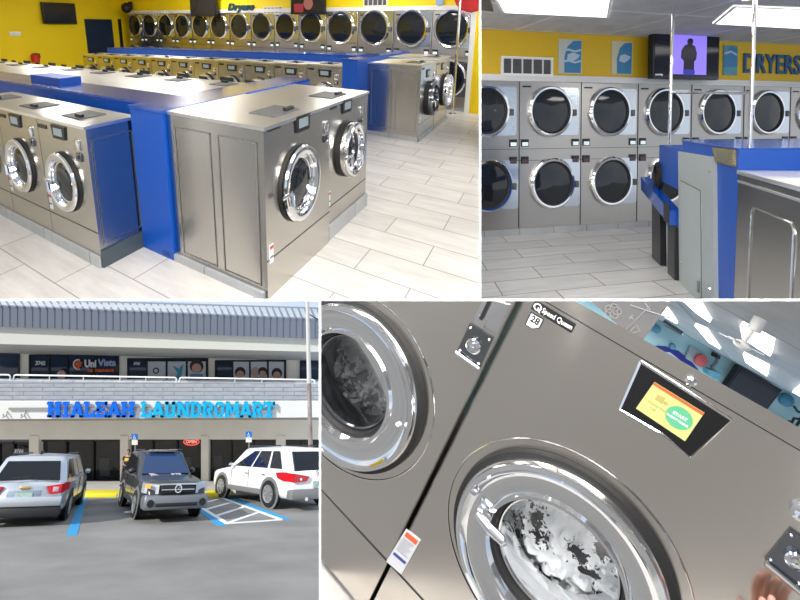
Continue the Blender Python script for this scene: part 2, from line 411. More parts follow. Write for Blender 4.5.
# --- the two big washers in front
def endwasher(v, u, W_, H, label, **kw):
    o = A.P(u, v); x = A.P(0, 1) ; M = facing((x.x, x.y, 0), o)
    # inward is -u : lean of that direction against the machine's own axes
    l = M.to_3x3().transposed() @ (-Vector((1, 0, 0))); k = l.x / l.y
    return washer(M, W_, H, .94 * l.y, k, label, **kw)
endwasher(0, 0, .985, 1.145, 'large steel washer at the near island corner, chrome porthole, long plain side towards viewer', kick=0.0, bead=2,
          door=(.445, .675, .265, .05), stick=(.055, .31), seam=.27, group=None)
endwasher(1.0, -.03, .93, 1.135, 'large steel washer right behind the nearest one, standing on a tiled base', kick=.13,
          door=(.40, .70, .235, .10), panel=(.28, .50, 1.02, 1.13), badge=(.05, .17, 1.1), coin=(.74, .97), stick=(.03, .36), seam=.28, dark=False)
# tiled toe strip along the side of the nearest washer
q = [A.P(-1.10, -.03), A.P(-.02, -.03), A.P(-.02, .03), A.P(-1.10, .03)]
struct('baseboard_front', MB().prism([(p.x, p.y) for p in q], 0, .055, 2), KTILE)
# --- right cluster
endwasher(4.83, -.25, 1.05, 1.16, 'steel washer at the near end of the middle island, dark door ring', kick=.07, bead=2,
          door=(.62, .60, .27, .12), panel=(.35, .55, .95, 1.07), badge=(.07, .2, 1.1), coin=(.9, .95), stick=(.1, .35), dark=True)
endwasher(5.9, -.25, 1.15, 1.19, 'steel washer at the far end of the middle island, chrome door catching the yellow wall', kick=.05,
          door=(.72, .60, .28, .12), panel=(.4, .6, .98, 1.1), badge=(.07, .2, 1.1), coin=(.95, .95), stick=(.1, .35))

# --- left row, fronts towards the viewer
LW = .735
def rowM(u, v): return facing((1, 0, 0), A.P(u, v))
lw_lab = ['steel washer at the right end of the near left row, its dark side panel showing',
          'steel washer next to the end one in the near left row, whole front in view',
          'steel washer cut by the left picture edge in the near left row']
p0 = washer(rowM(-2.105, -.43), LW, 1.055, .45, SKA, lw_lab[0], group='washers of the near left row', door=(.34, .585, .225, .045), panel=(.245, .45, .915, 1.015),
            badge=(.02, .15, .975), coin=(.61, .90), stick=(.04, .37), seam=.27, kick=.09, bead=3)
for i in (1, 2, 3):
    M = rowM(-2.105 - LW * i, -.43)
    if i < 3: copy_tree(p0, M, lw_lab[i])
# dark end strip under the end washer
q = [A.P(-1.375, -.43), A.P(-1.355, -.43), A.P(-1.355, .02), A.P(-1.375, .02)]
struct('baseboard_end', MB().prism([(p.x, p.y) for p in q], 0, .13, 2), mat('dark_base_board', (.055, .075, .085), .4))

# --- blue bulkheads
def plan_box(name, pts, z0, z1, m, b=0):
    P_ = [A.P(*p) for p in pts]; return MB().prism([(p.x, p.y) for p in P_], z0, z1, 2)
t = thing('bulkhead', 'royal blue column and ledge between the near left row and the big front washers', 'bulkhead', Matrix.Translation(A.P(-1.15, -.03)))
def child_local(mb, t):   # bring place coordinates into the thing's own
    Mi = (CUR.M.inverted() @ t.matrix_world).inverted(); mb.v = [tuple(Mi @ Vector(v)) for v in mb.v]; return mb
child_local(plan_box('c', [(-1.355, -.03), (-.955, -.03), (-.955, 2.3), (-1.355, 2.3)], 0, 1.13, BLUE), t).build('column', BLUEV, t)
child_local(plan_box('c', [(-1.365, -.04), (-.945, -.04), (-.945, 2.3), (-1.365, 2.3)], 1.13, 1.15, BLUE), t).build('ledge_top', BLUE, t)
t = thing('bulkhead', 'royal blue ledge running left between the two rows of washer tops', 'bulkhead', Matrix.Translation(A.P(-4, .3)))
child_local(plan_box('c', [(-9, .06), (-1.36, .24), (-1.36, .66), (-9, .5)], 0, 1.10, BLUE), t).build('ledge_body', BLUEV, t)
child_local(plan_box('c', [(-9, .05), (-1.36, .23), (-1.36, .67), (-9, .51)], 1.10, 1.12, BLUE), t).build('ledge_top', BLUE, t)
child_local(plan_box('c', [(-3.75, .34), (-3.1, .34), (-3.1, .6), (-3.75, .6)], 1.0, 1.19, BLUE), t).build('raised_box', BLUEV, t)
# far row behind the ledge, turned away
k = -SKA
def backM(u, v):
    x = Vector((-1, 0, 0)); z = Vector((0, 0, 1)); y = z.cross(x); return basis(x, y, z, A.P(u, v))
fr = washer(backM(-1.42, 1.86), .735, 1.10, 1.22, SKA, 'x', group='washers turned away behind the blue ledge', detail=1, kick=.1)
fr['label'] = 'steel washer turned away, first from the right behind the blue ledge'
for i in range(1, 9): copy_tree(fr, backM(-1.42 - .74 * i, 1.86 - .055 * i), 'steel washer turned away, %s from the right behind the blue ledge' % ORD[i])

# --- back row of eleven, fronts towards the viewer
br0 = washer(rowM(-2.18, 4.37), .713, 1.12, .62, SKA, 'x', group='washers of the middle island facing the viewer', door=(.36, .62, .22, .07), panel=(.24, .50, .93, 1.045), badge=(.03, .15, 1.04), coin=(.60, .93), detail=1)
br0['label'] = 'washer of the middle island row, first from the blue column at its right end'
for i in range(1, 11): copy_tree(br0, rowM(-2.18 - .7205 * i, 4.37 + .004 * i) @ Matrix.Diagonal((1, 1, 1 - .0115 * i, 1)), 'washer of the middle island row, %s from the blue column at its right end' % ORD[i])
t = thing('bulkhead', 'royal blue ledge and end column of the middle island', 'bulkhead', Matrix.Translation(A.P(-1.3, 4.4)))
def slope_box(pts, za, zb2):   # pts: left near, right near, right far, left far; za, zb2: (left, right) bottoms and tops
    lo = [A.P(*p, z) for p, z in zip(pts, (za[0], za[1], za[1], za[0]))]; hi = [A.P(*p, z) for p, z in zip(pts, (zb2[0], zb2[1], zb2[1], zb2[0]))]
    return MB().hexa(lo, hi)
child_local(slope_box([(-9.2, 5.06), (-1.46, 5.06), (-1.46, 5.7), (-9.2, 5.7)], (0, 0), (1.115, 1.225)), t).build('ledge_body', BLUEV, t)
child_local(slope_box([(-9.2, 5.04), (-1.46, 5.04), (-1.46, 5.72), (-9.2, 5.72)], (1.115, 1.225), (1.13, 1.245)), t).build('ledge_top', BLUE, t)
child_local(plan_box('c', [(-1.465, 4.36), (-1.19, 4.36), (-1.19, 7.4), (-1.465, 7.4)], 0, 1.21, BLUE), t).build('column', BLUEV, t)
child_local(plan_box('c', [(-1.475, 4.35), (-1.18, 4.35), (-1.18, 7.4), (-1.475, 7.4)], 1.21, 1.23, BLUE), t).build('column_top', BLUE, t)

# --- stacked dryers
def dryer(M, W_, H, D_, k, label, group, doors, sideplate=True):
    t = thing('stacked_dryer', label, 'dryer', M, group)
    b = MB(); seg_box(b, .004, W_ - .004, 0, D_, .09, H, k); b.build('body', STEELD2, t)
    b = MB(); seg_box(b, 0, W_, .02, D_, 0, .09, k); b.build('kick_plate', KTILE, t)
    MB().box(.05, .20, -.004, 0, H - .09, H - .065).build('name_badge', BLACK, t)
    for n, (cx, cz, r) in enumerate(doors):
        pl = MB().prism(rrect(cx + r * .35, min(cx + r * 1.38, W_ - .02), cz - r * .98, cz + r * .98, .05), -.012, 0).build('door_plate', PLATE, t)
        d = MB().lathe([(r * 1.04, 0), (r * 1.05, -.03), (r * .99, -.05), (r * .92, -.045), (r * .90, -.02)], 44, cx=cx, cz=cz).build('door_ring', CHROME, t)
        MB().lathe([(r * .93, -.03), (r * .90, -.045), (r * .84, -.03), (r * .82, -.0)], 44, cx=cx, cz=cz).build('door_gasket', RUBBER, d)
        MB().lathe([(r * .88, -.02), (r * .5, -.035), (.001, -.04)], 40, cx=cx, cz=cz).build('door_glass', DGLASS, d)
        MB().box(cx + r * 1.0, cx + r * 1.16, -.07, -.012, cz - .07, cz + .03, .006).build('door_handle', GREYP, t)
    z = doors[0][1] - doors[0][2] - .15
    for zz in (z, z - .26):
        for x in (.03, W_ - .17):
            s = MB().box(x, x + .13, -.012, 0, zz - .01, zz + .10, .003).build('display', BLACK, t)
            MB().box(x + .015, x + .115, -.015, -.012, zz, zz + .055).build('price_label', LCD2 if zz == z else DARKLAB, s)
    l = MB(); l.box(.004, W_ - .004, -.003, 0, z - .05, z - .044).box(.004, W_ - .004, -.003, 0, z + .135 - .26 - .1, z + .141 - .26 - .1); l.build('panel_seam', BLACK, t)
    MB().box(W_ - .006, W_ + .004, -.006, .004, .09, H).build('edge_gap', BLACK, t)
    return t
STEELD2 = steel('dryer_front_steel', (.52, .49, .45), .32, (90, 2, 2), 0)
PLATE = steel('polished_door_plate', (.66, .70, .74), .18, (40, 2, 2), 0)
LCD2 = mat('pale_display', (.6, .7, .72), .4, emit=(.7, .8, .8), estr=.5)
DARKLAB = mat('dark_display', (.10, .05, .06), .4)

use(A)
cxs = [136.5, 151.5, 166.5, 184, 201, 220.5, 240, 263.4, 286.5, 312, 341.4, 375.6, 412.5, 453]
us = [A.uv((x, 30), 1, VD)[0] for x in cxs]
for i, u in enumerate(us):
    l = (us[i] + us[i - 1]) / 2 if i else u - (us[1] - u) / 2
    r_ = (us[i] + us[i + 1]) / 2 if i < len(us) - 1 else u + .46
    w = r_ - l
    dryer(rowM(l, VD), w, 2.02, .8, SKA, 'stacked dryer on the yellow back wall, %s from the left end of the row' % ORD[i], 'stacked dryers along the back wall',
          [(w * .47, 1.66, w * .40), (w * .47, .66, w * .40)])

# --- things on the walls of place A
def wall_thing_v(name, label, cat, p0, p1, v, z=None):
    a = A.uv(p0, 1, v); b = A.uv(p1, 1, v); return a, b
# flat tv on the left yellow wall
def left_wall_M(u, v, z):  # local x along -v ... facing +u
    x = A.P(0, 1); return facing((x.x, x.y, 0), A.P(u, v, z))
a = A.uv((39, 2), 0, UW); b = A.uv((75, 24), 0, UW)
t = thing('television', 'black flat television on the yellow left wall', 'television', left_wall_M(UW + .08, a[1], b[2]))
w_, h_ = b[1] - a[1], a[2] - b[2]
MB().box(0, w_, -.05, .03, 0, h_, .01).build('casing', BLACK, t); MB().box(.04, w_ - .04, -.055, -.05, .05, h_ - .04).build('screen', mat('dark_screen', (.015, .018, .03), .12), t)
a = A.uv((84, 19), 0, UW); b = A.uv((114, 50), 0, UW)
mb = MB(); mb.box(0, b[1] - a[1], -.04, 0, 0, a[2]); o = struct('door_1', mb, mat('dark_blue_door', (.004, .02, .06), .4), left_wall_M(UW, a[1], 0))
a = A.uv((117.5, 19), 0, UW); 
o = struct('trim_6', MB().box(0, .12, -.03, 0, 0, a[2]), BLACK, left_wall_M(UW, a[1], 0))
a = A.uv((33, 62), 0, UW); top = A.uv((33, 52), 0, UW)[2]
t = thing('fire_extinguisher', 'small red fire extinguisher hanging on the yellow left wall', 'fire extinguisher', left_wall_M(UW, a[1], a[2]))
hh = top - a[2]
MB().tube([(0, -.12, 0), (0, -.12, hh * .72), (0, -.12, hh * .8)], [.11, .11, .05], 14).build('cylinder', RED, t)
MB().box(-.08, .1, -.15, -.09, hh * .8, hh * .88).tube([(.0, -.12, hh * .85), (.14, -.12, hh * .8), (.15, -.12, hh * .4)], .02, 8).build('valve_and_hose', BLACK, t)
# outlet switch plates
a = A.uv((12, 34), 0, UW); tag(MB().box(-.07, .25, -.015, 0, -.06, .06, .004).build('switch_plate', WHITE, None, left_wall_M(UW, a[1], a[2])), 'pale switch plate on the yellow left wall', 'switch plate')

def bw(p0, p1, v):   # matrix at lower left and size
    a = A.uv((p0[0], p1[1]), 1, v); b = A.uv((p1[0], p0[1]), 1, v); c = A.P(a[0], v, a[2]); return facing((1, 0, 0), c), b[0] - a[0], b[2] - a[2]
def vent(M, w_, h_, label, group=None):
    t = thing('air_vent', label, 'vent', M, group)
    mb = MB(); f = h_ * .12
    mb.box(0, w_, -.03, 0, 0, f).box(0, w_, -.03, 0, h_ - f, h_).box(0, f, -.03, 0, f, h_ - f).box(w_ - f, w_, -.03, 0, f, h_ - f)
    for k_ in range(1, 5): mb.box(w_ * k_ / 5 - f * .25, w_ * k_ / 5 + f * .25, -.03, 0, f, h_ - f)
    mb.build('frame', WHITE, t)
    s = MB(); n = 9
    for j in range(n):
        z = f + (h_ - 2 * f) * (j + .5) / n; s.box(f, w_ - f, -.018, -.004, z - .006, z + .006)
    s.build('louver', GREYP, t); MB().box(f, w_ - f, -.003, 0, f, h_ - f).build('backing', mat('vent_shadow_grey', (.12, .12, .12), .7), t)
    return t
vent(*bw((154, 10), (168, 15.5), VD + .02), 'small white air vent above the leftmost dryers')
vent(*bw((264, 6.5), (283, 14.5), VD + .02), 'white air vent between the Dryers lettering and the television')
vent(*bw((364, -2), (388, 6.5), VD + .02), 'white air vent above the dryers near the right, cut by the top edge')
for (p0, p1, lab) in (((192, -6), (216, 16.5), 'tilted dark television above the dryers, left of the lettering'), ((292, -8), (325, 14.5), 'television showing a dim face above the dryers, right of the lettering')):
    M, w_, h_ = bw(p0, p1, VD - .15)
    t = thing('television', lab, 'television', M)
    MB().box(0, w_, -.05, .06, 0, h_, .01).build('casing', BLACK, t)
    sc = MB().box(.04, w_ - .04, -.055, -.05, .05, h_ - .04).build('screen', mat('dim_screen', (.02, .02, .025), .15), t)
    if p0[0] > 250:
        MB().prism(circ(w_ * .55, h_ * .5, w_ * .14, 18), -.058, -.055).build('screen_picture', mat('screen_face', (.2, .07, .05), .4, emit=(.35, .12, .1), estr=.5), sc)
        MB().box(w_ * .12, w_ * .4, -.058, -.055, h_ * .1, h_ * .5).build('screen_picture', mat('screen_red', (.2, .01, .02), .4, emit=(.4, .02, .05), estr=.4), sc)
M, w_, h_ = bw((228, 1), (254, 13), VD - .02)
tx = text_mb('Dryers', h_ * .85, .03, .012); tx.v = [(x + z * .25 + w_ / 2, y, z + h_ / 2) for x, y, z in tx.v]
sx = w_ / (max(v[0] for v in tx.v) - min(v[0] for v in tx.v)); m0 = min(v[0] for v in tx.v); tx.v = [((x - m0) * sx, y, z) for x, y, z in tx.v]
tag(tx.build('wall_lettering', mat('dark_teal_letters', (.01, .06, .08), .4), None, M), 'slanted dark lettering reading Dryers on the yellow back wall', 'lettering')
a = A.uv((132, 8), 1, VD); o = MB().sphere((0, -.2, 0), .17, 16).box(-.05, .05, -.1, -.01, -.05, .2); tag(o.build('dome_camera', BLACK, None, facing((1, 0, 0), A.P(a[0], VD, a[2]))), 'black dome security camera above the leftmost dryers', 'camera')
a = A.uv((472, -8.5), 1, VD - .3); o = MB().lathe([(.001, -.03), (.36, -.03), (.38, 0), (.001, .02)], 40); tag(o.build('round_sign', RED, None, facing((1, 0, 0), A.P(a[0], VD - .3, a[2]))), 'round red sign cut by the top edge at the far right', 'sign')
a = A.uv((440, 1.5), 1, VD); o = MB().prism(circ(0, 0, .09, 16), -.02, 0); tag(o.build('wall_sticker', mat('pale_blue_print', (.35, .5, .75), .5), None, facing((1, 0, 0), A.P(a[0], VD + .0, a[2]))), 'small pale blue sticker above the right dryers', 'sticker')

# chrome pole and laundry cart at the right
a = A.uv((452.5, 103), 2, 0)
t = thing('laundry_cart', 'chrome wire laundry cart with a black handle at the right edge', 'cart', Matrix.Translation(A.loc((467, 111), 2, 0)))
lf = Vector((0, 0, 0))
cm = MB()
for sx_ in (0, .55):
    for sy_ in (0, .45):
        cm.tube([(sx_, sy_, .12), (sx_, sy_, .5)], .014, 8)
for z_ in (.22, .5, .66):
    cm.tube([(-.02, 0, z_), (.6, 0, z_)], .012, 6).tube([(-.02, .45, z_), (.6, .45, z_)], .012, 6).tube([(0, 0, z_), (0, .45, z_)], .012, 6).tube([(.55, 0, z_), (.55, .45, z_)], .012, 6)
for k_ in range(1, 8): cm.tube([(.07 * k_, 0, .22), (.07 * k_, 0, .66)], .005, 5)
cm.build('frame', CHROME, t)
for sx_ in (0, .55):
    for sy_ in (0, .45): MB().lathe([(.001, -.02), (.055, -.02), (.06, 0), (.055, .02), (.001, .02)], 18, cx=sx_, cz=.06, M=Matrix.Translation((0, sy_, 0))).build('caster', RUBBER, t)
MB().box(-.06, .6, -.03, .0, .60, .68, .01).build('bumper', BLACK, t)
_a = A.uv((453, 104), 1, 7.6); pb = A.P(_a[0], 7.6, 0)
o = MB().tube([(0, 0, 0), (.0, 0, 2.6)], .028, 12).lathe([(.09, 0), (.08, .02), (.03, .03)], 20, M=Matrix.Rotation(PI / 2, 4, 'X'))
tag(o.build('chrome_pole', CHROME, None, Matrix.Translation(pb)), 'tall slim chrome pole standing before the last dryer', 'pole')

# ------------------------------------------------------------------ PLACE B: the dryer wall
use(B)
SKB = B.skew
CB = 3.07
def prB(pts, z0, z1): 
    P_ = [B.P(*p) for p in pts]; return MB().prism([(p.x, p.y) for p in P_], z0, z1, 2)
struct('floor_b', prB([(-9, -9), (12, -9), (12, 1.2), (-9, 1.2)], -.1, 0), tiles('grey_plank_tile', (.66, .645, .625), (.56, .55, .535), (.14, .14, .14), 1.15, .42, skew=0.42, msize=.007, streak=(1.0, 8), shift=(.3, .0)))
struct('ceiling_b', prB([(-9, -9), (12, -9), (12, 1.2), (-9, 1.2)], CB, CB + .15), tiles('ceiling_board', (.62, .62, .61), (.60, .60, .59), (.80, .80, .80), 1.62, 1.25, skew=0.0, off=0, msize=.03, rough=.8, streak=(2, 2), shift=(.12, .05)))
def wbox(u0, u1, y0, y1, z0, z1): return MB().box(u0, u1, y0, y1, z0, z1)
struct('wall_back_b', wbox(-9, 12, .92, 1.1, 0, CB + .1), YEL2 := mat('ochre_yellow_paint', (.72, .46, .012), .6))
struct('wall_back_b_upper', wbox(-9, 12, .0, .9, 2.42, CB + .05), YEL2)
struct('trim_7', wbox(-9, 12, -.03, .6, 2.325, 2.42), mat('pale_trim', (.72, .72, .70), .5))
seams = [-1.11, -.005, 1.096, 2.181, 3.269, 4.408, 5.484, 6.6]
bl = ['stacked dryer at the left end, partly cut by the picture divider, yellow reflection', 'stacked dryer right of the cut one, under the wall vent',
      'stacked dryer under the second poster, fully in view', 'stacked dryer below the television, left chrome pole crossing it', 'stacked dryer below and right of the television',
      'stacked dryer right of the chrome rack under the painted letters', 'stacked dryer at the right picture edge']
for i in range(7):
    w = seams[i + 1] - seams[i]
    dryer(facing((1, 0, 0), Vector((seams[i], 0, 0))), w, 2.325, .85, 0, bl[i], 'stacked dryers in the wall',
          [(w * .485, 1.875, .372), (w * .53, .77, .375)])
struct('baseboard_b', wbox(-9, 12, -.02, .02, 0, .10), KTILE)
def bwB(p0, p1, v=-.005):
    a = B.uv((p0[0], p1[1]), 1, v); b = B.uv((p1[0], p0[1]), 1, v); return facing((1, 0, 0), B.P(a[0], v, a[2])), b[0] - a[0], b[2] - a[2]
vent(*bwB((500.5, 58), (552, 75.5)), 'wide white air vent on the yellow wall, left of the posters')
POS = mat('poster_blue', (.04, .22, .42), .5); POS2 = mat('poster_pale', (.45, .58, .66), .5)
for n, (p0, p1, lab) in enumerate((((558, 40), (581.5, 73.5), 'poster with blue swirl and pale waves, nearest the air vent'), ((611, 42), (632, 74.5), 'poster with one tall blue curve and pale mark, left of the television'), ((722.5, 46), (737, 75), 'small teal poster between the television and the painted letters'))):
    M, w, h = bwB(p0, p1)
    t = thing('poster', lab, 'poster', M)
    MB().box(0, w, -.012, 0, 0, h).build('sheet', mat('poster_sheet_%s' % ['a', 'b', 'c'][n], [(.55, .56, .5), (.62, .58, .40), (.10, .32, .40)][n], .6), t)
    if n < 2:
        MB().prism([(w * .25, h * .03), (w * .95, h * .03), (w * .97, h * .97), (w * .62, h * .95), (w * .38, h * .8), (w * .25, h * .5)], -.015, -.012).build('blue_shape', POS, t)
        MB().prism([(w * .35, h * .4), (w * .6, h * .36), (w * .82, h * .45), (w * .9, h * .55), (w * .6, h * .62), (w * .38, h * .56)], -.018, -.015).build('pale_mark', POS2, t)
        if n == 0:
            mb = MB()
            for zz in (.3, .62): mb.prism([(w * .1, h * zz), (w * .4, h * (zz + .05)), (w * .7, h * zz), (w * .95, h * (zz + .05)), (w * .95, h * (zz + .11)), (w * .7, h * (zz + .06)), (w * .4, h * (zz + .11)), (w * .1, h * (zz + .06))], -.019, -.016)
            mb.build('pale_wave', POS2, t)
    else:
        MB().prism([(0, h * .25), (w, h * .3), (w, h * .9), (w * .5, h), (w * .1, h * .7)], -.015, -.012).build('blue_shape', POS, t)
        MB().prism([(w * .05, h * .68), (w * .5, h * .76), (w * .95, h * .66), (w * .95, h * .72), (w * .5, h * .83), (w * .05, h * .76)], -.018, -.015).build('pale_mark', POS2, t)
# painted letters
a = B.uv((743, 73), 1, -.01); b = B.uv((743, 53), 1, -.01); e = B.uv((800, 73), 1, -.01)
tx = text_mb('DRYERS', 1.0, .02, .02, 'LEFT'); zs = [v[2] for v in tx.v]; xs = [v[0] for v in tx.v]
kx = (e[0] - a[0]) * 1.0 / (max(xs) - min(xs)); kz = (b[2] - a[2]) / (max(zs) - min(zs))
tx.v = [((x - min(xs)) * kx, y - .01, (z - min(zs)) * kz) for x, y, z in tx.v]
tag(tx.build('wall_lettering', mat('navy_letters', (.01, .09, .22), .5), None, facing((1, 0, 0), B.P(a[0], -.01, a[2]))), 'navy block letters reading DRYERS on the yellow wall', 'lettering')
# television
M, w, h = bwB((650, 34.5), (717, 78.5), -.28)
t = thing('television', 'wall television with a purple picture of a standing man above the dryers', 'television', M)
MB().box(0, w, -.05, .05, 0, h, .012).build('casing', BLACK, t)
MB().box(w * .3, w * .6, .05, .27, h * .3, h * .7).build('wall_mount', BLACK, t)
s = MB().box(.03, w - .03, -.055, -.05, .05, h - .04).build('screen', mat('tv_dark', (.01, .01, .02), .1), t)
MB().box(w * .24, w * .79, -.058, -.055, .07, h - .05).build('screen_picture', mat('tv_purple', (.2, .15, .6), .3, emit=(.22, .15, .72), estr=1.0), s)
man = [(.44, .12), (.445, .38), (.40, .45), (.41, .62), (.46, .72), (.50, .74), (.49, .80), (.51, .86), (.55, .87), (.58, .84), (.58, .78), (.565, .74), (.61, .70), (.64, .55), (.63, .42), (.60, .38), (.60, .12)]
MB().prism([(w * x, h * y) for x, y in man], -.061, -.058).build('screen_figure', mat('tv_figure', (.02, .012, .03), .3), s)
MB().prism([(w * x, h * y) for x, y in [(.44, .08), (.61, .08), (.61, .2), (.44, .2)]], -.0615, -.058).build('screen_figure_legs', mat('tv_blue', (.02, .03, .3), .3, emit=(.03, .04, .4), estr=.5), s)
text_mb_ = text_mb('amazing', h * .06, .004, .002, 'LEFT'); text_mb_.v = [(x + w * .03, y - .057, z + h * .08) for x, y, z in text_mb_.v]; text_mb_.build('screen_caption', WHITE, s)
# ceiling lights
LP = mat('light_diffuser', (.9, .9, .9), .5, emit=(1, .98, .95), estr=2.0)
def ceil_light(pl, q, zc, label, frame=True, drop=.02, group=None):
    P_ = [pl.uv(p, 2, zc - drop) for p in q]; P_ = [pl.P(a[0], a[1], zc - drop) for a in P_]
    o = sum((p for p in P_), Vector()) / 4
    t = thing('ceiling_light', label, 'ceiling light', Matrix.Translation(o), group)
    L_ = [p - o for p in P_]
    MB().hexa([(p.x, p.y, 0) for p in L_], [(p.x, p.y, drop) for p in L_]).build('diffuser', LP, t)
    if frame:
        f = MB()
        for i in range(4):
            p, r_ = L_[i], L_[(i + 1) % 4]; pi, ri = p * .96, r_ * .96
            f.hexa([(p.x, p.y, -.006), (r_.x, r_.y, -.006), (ri.x, ri.y, -.006), (pi.x, pi.y, -.006)], [(p.x, p.y, drop), (r_.x, r_.y, drop), (ri.x, ri.y, drop), (pi.x, pi.y, drop)])
        f.build('frame', WHITE, t)
    return t
ceil_light(B, [(488, -12), (614, -12), (608.5, 17.8), (503, 12.8)], CB, 'long bright ceiling light panel, upper left of the dryer room')
ceil_light(B, [(733.5, 6.5), (850, 11), (860, 32), (712.5, 24)], CB, 'bright ceiling light panel above the painted letters')
q = [(482, -6), (489, -4), (493.5, 11), (478, 9)]
P_ = [B.uv(p, 2, CB - .01) for p in q]; P_ = [B.P(a[0], a[1]) for a in P_]
o = MB().prism([(p.x, p.y) for p in P_], CB - .02, CB, 2); tag(o.build('ceiling_grille', GREYP, None), 'grey ceiling grille beside the long light, at the divider', 'grille')

# blue island end with the grey electric panel and the steel washer beside it
zc = B.uv((738.5, 170), 2, 1.22)
_o = B.P(zc[0], zc[1], 1.22); _c = B.R @ _o + B.O / B.k
BI = Place((-205, 43, -500), (-.01, -1, -.04), (1, 0, -.43), (738.5, 170), _c.z, .6)
BI.obs = B.obs
use(BI)
def I(px, py, v=0.0): a = BI.uv((px, py), 1, v); return a[0], a[2]
xw = 0.0; zlow = -1.215
xl = I(681, 200)[0]; zb_ = I(738, 149.5)[1]
def iso(label, cat, name): return thing(name, label, cat)
t = iso('royal blue island end wall with a brass coloured notice plate', 'bulkhead', 'bulkhead')
MB().box(xl, -.002, 0, 3.2, zlow, zb_).build('end_wall', BLUEV, t)
MB().box(xl - .01, .0, -.012, 3.2, zb_, zb_ + .012).build('ledge_top', BLUE, t)
pl = MB().prism([I(714.5, 147.5), I(736, 149.5), I(736, 166.5), I(718, 161.5)], -.02, 0).build('notice_plate', mat('brass_plate', (.42, .33, .13), .4, .3, vary=((40, 40, 90), (.10, .10, .08))), t)
MB().prism([I(718, 150.5), I(733, 152), I(733, 162.5), I(720.5, 158.5)], -.023, -.02).build('notice_print', mat('grey_print', (.16, .17, .12), .5), pl)
t = iso('grey electric panel cover screwed to the blue island end', 'electric panel', 'electric_panel')
GP = mat('grey_panel_paint', (.36, .40, .40), .45)
MB().prism([I(681.5, 151.5), I(717, 157.5), I(719, 330), I(683, 330)], -.03, -.0).build('cover', GP, t)
dd = MB().prism([I(685, 180.5), I(706, 191), I(707, 298), I(686, 310)], -.038, -.03).build('panel_door', mat('grey_panel_door', (.39, .43, .43), .45), t)
ring = MB(); q = [I(685, 180.5), I(706, 191), I(707, 298), I(686, 310)]
for i in range(3):
    p, r_ = q[i], q[(i + 1) % 4]; ring.tube([(p[0], -.04, p[1]), (r_[0], -.04, r_[1])], .004, 5)
ring.build('door_edge', mat('edge_dark', (.1, .11, .11), .5), t)
x_, z_ = I(704.5, 287); MB().box(x_ - .02, x_ + .02, -.055, -.03, z_ - .05, z_ + .05, .003).build('latch', mat('latch_grey', (.25, .27, .27), .3, .6), t)
for (a, b_) in ((714.5, 171.5), (715, 289), (687.5, 184), (685, 262)):
    x_, z_ = I(a, b_); MB().sphere((x_, -.035, z_), .010, 8).build('screw', CHROME, t)
# washer right of the bulkhead, long side to the viewer
t = iso('steel washer beside the blue island end, its long side panel in view', 'washing machine', 'washing_machine')
L_ = 1.1
MB().box(.004, L_, 0, 1.0, -1.2, -.035).build('body', STEEL, t)
MB().box(.0, L_ + .02, -.012, 1.0, -.03, 0, .004).build('lid', STEELT, t)
e = MB(); e.box(.004, L_, -.006, 0, -.09, -.075)
e.build('top_seam', STEELT, t)
bd = MB(); q0 = I(752, 206.5); xr = I(800, 232)[0] * .98
pts = rrect(q0[0], q0[0] + .62, -1.1, q0[1], .06)
n = len(pts)
bd.tube([(p[0], -.004, p[1]) for p in pts + pts[:1]], .006, 6); bd.build('side_bead', CHROME, t)
MB().box(L_, L_ + .02, .3, .55, -.5, -.25).build('door', CHROME, t)
# blue shelf box left of the panel with a round black port, tray and black legs
t = iso('blue shelf box with a round black port left of the grey panel', 'shelf', 'shelf_box')
a0, a1 = I(659, 160)[0], xl
zt_, zl_ = I(675, 148.5)[1], I(675, 188)[1]
MB().box(a0, a1 - .015, .0, .30, zl_, zt_).build('box', BLUEV, t)
cx_, cz_ = I(659, 176)
MB().lathe([(.17, .02), (.17, -.03), (.135, -.04), (.13, .0)], 36, cx=cx_, cz=cz_).build('port_ring', RUBBER, t)
MB().lathe([(.14, -.01), (.001, -.012)], 30, cx=cx_, cz=cz_).build('port', mat('port_dark', (.02, .018, .018), .3), t)
q = [I(649.5, 177), I(681, 211), I(681, 226), I(650, 190)]
MB().prism(q, -.10, -.0).build('tray', BLUE, t)
MB().prism([I(675, 200), I(681, 206), I(681, 226), I(675, 220)], -.105, -.1).build('tray_end', BLACK, t)
for (p, r_) in ((657.5, 666), (674, 681)):
    MB().prism([I(p, 203 if p < 670 else 222), I(r_, 212 if p < 670 else 228), I(r_ + 1, 330), I(p + .5, 330)], -.06, .0).build('leg', BLACK, t)
# chrome hanging rack standing on the shelf box and the ledge
v1 = .15; b1_ = BI.uv((669, 150), 1, v1); base1 = BI.P(b1_[0], v1, zt_)
_q = BI.uv((749.5, 146.5), 2, zb_ + .012); v2 = _q[1]; base2 = BI.P(_q[0], v2, zb_ + .012)
t = thing('hanging_rack', 'tall chrome hanging rack with two upright poles above the blue island', 'rack', Matrix.Translation(base1))
def rz(px, py, v): return BI.uv((px, py), 1, v)[2]
z1t, z2t, z1m, z2m = rz(668.5, -14, v1), rz(749.5, -14, v2), rz(668.5, 93, v1), rz(749.5, 93.5, v2)
z1b, z2b = rz(668.5, 1.5, v1), rz(749.5, 2.5, v2)
d2 = base2 - base1
MB().tube([(0, 0, 0), (0, 0, z1t - base1.z)], .018, 12).build('upright', CHROME, t)
MB().tube([(d2.x, d2.y, d2.z), (d2.x, d2.y, z2t - base1.z)], .013, 12).build('upright', CHROME, t)
MB().tube([(0, 0, z1m - base1.z), (d2.x, d2.y, z2m - base1.z)], .011, 10).build('cross_bar', CHROME, t)
dd3 = Vector((d2.x, d2.y, z2b - z1b)); p_ = Vector((0, 0, z1b - base1.z))
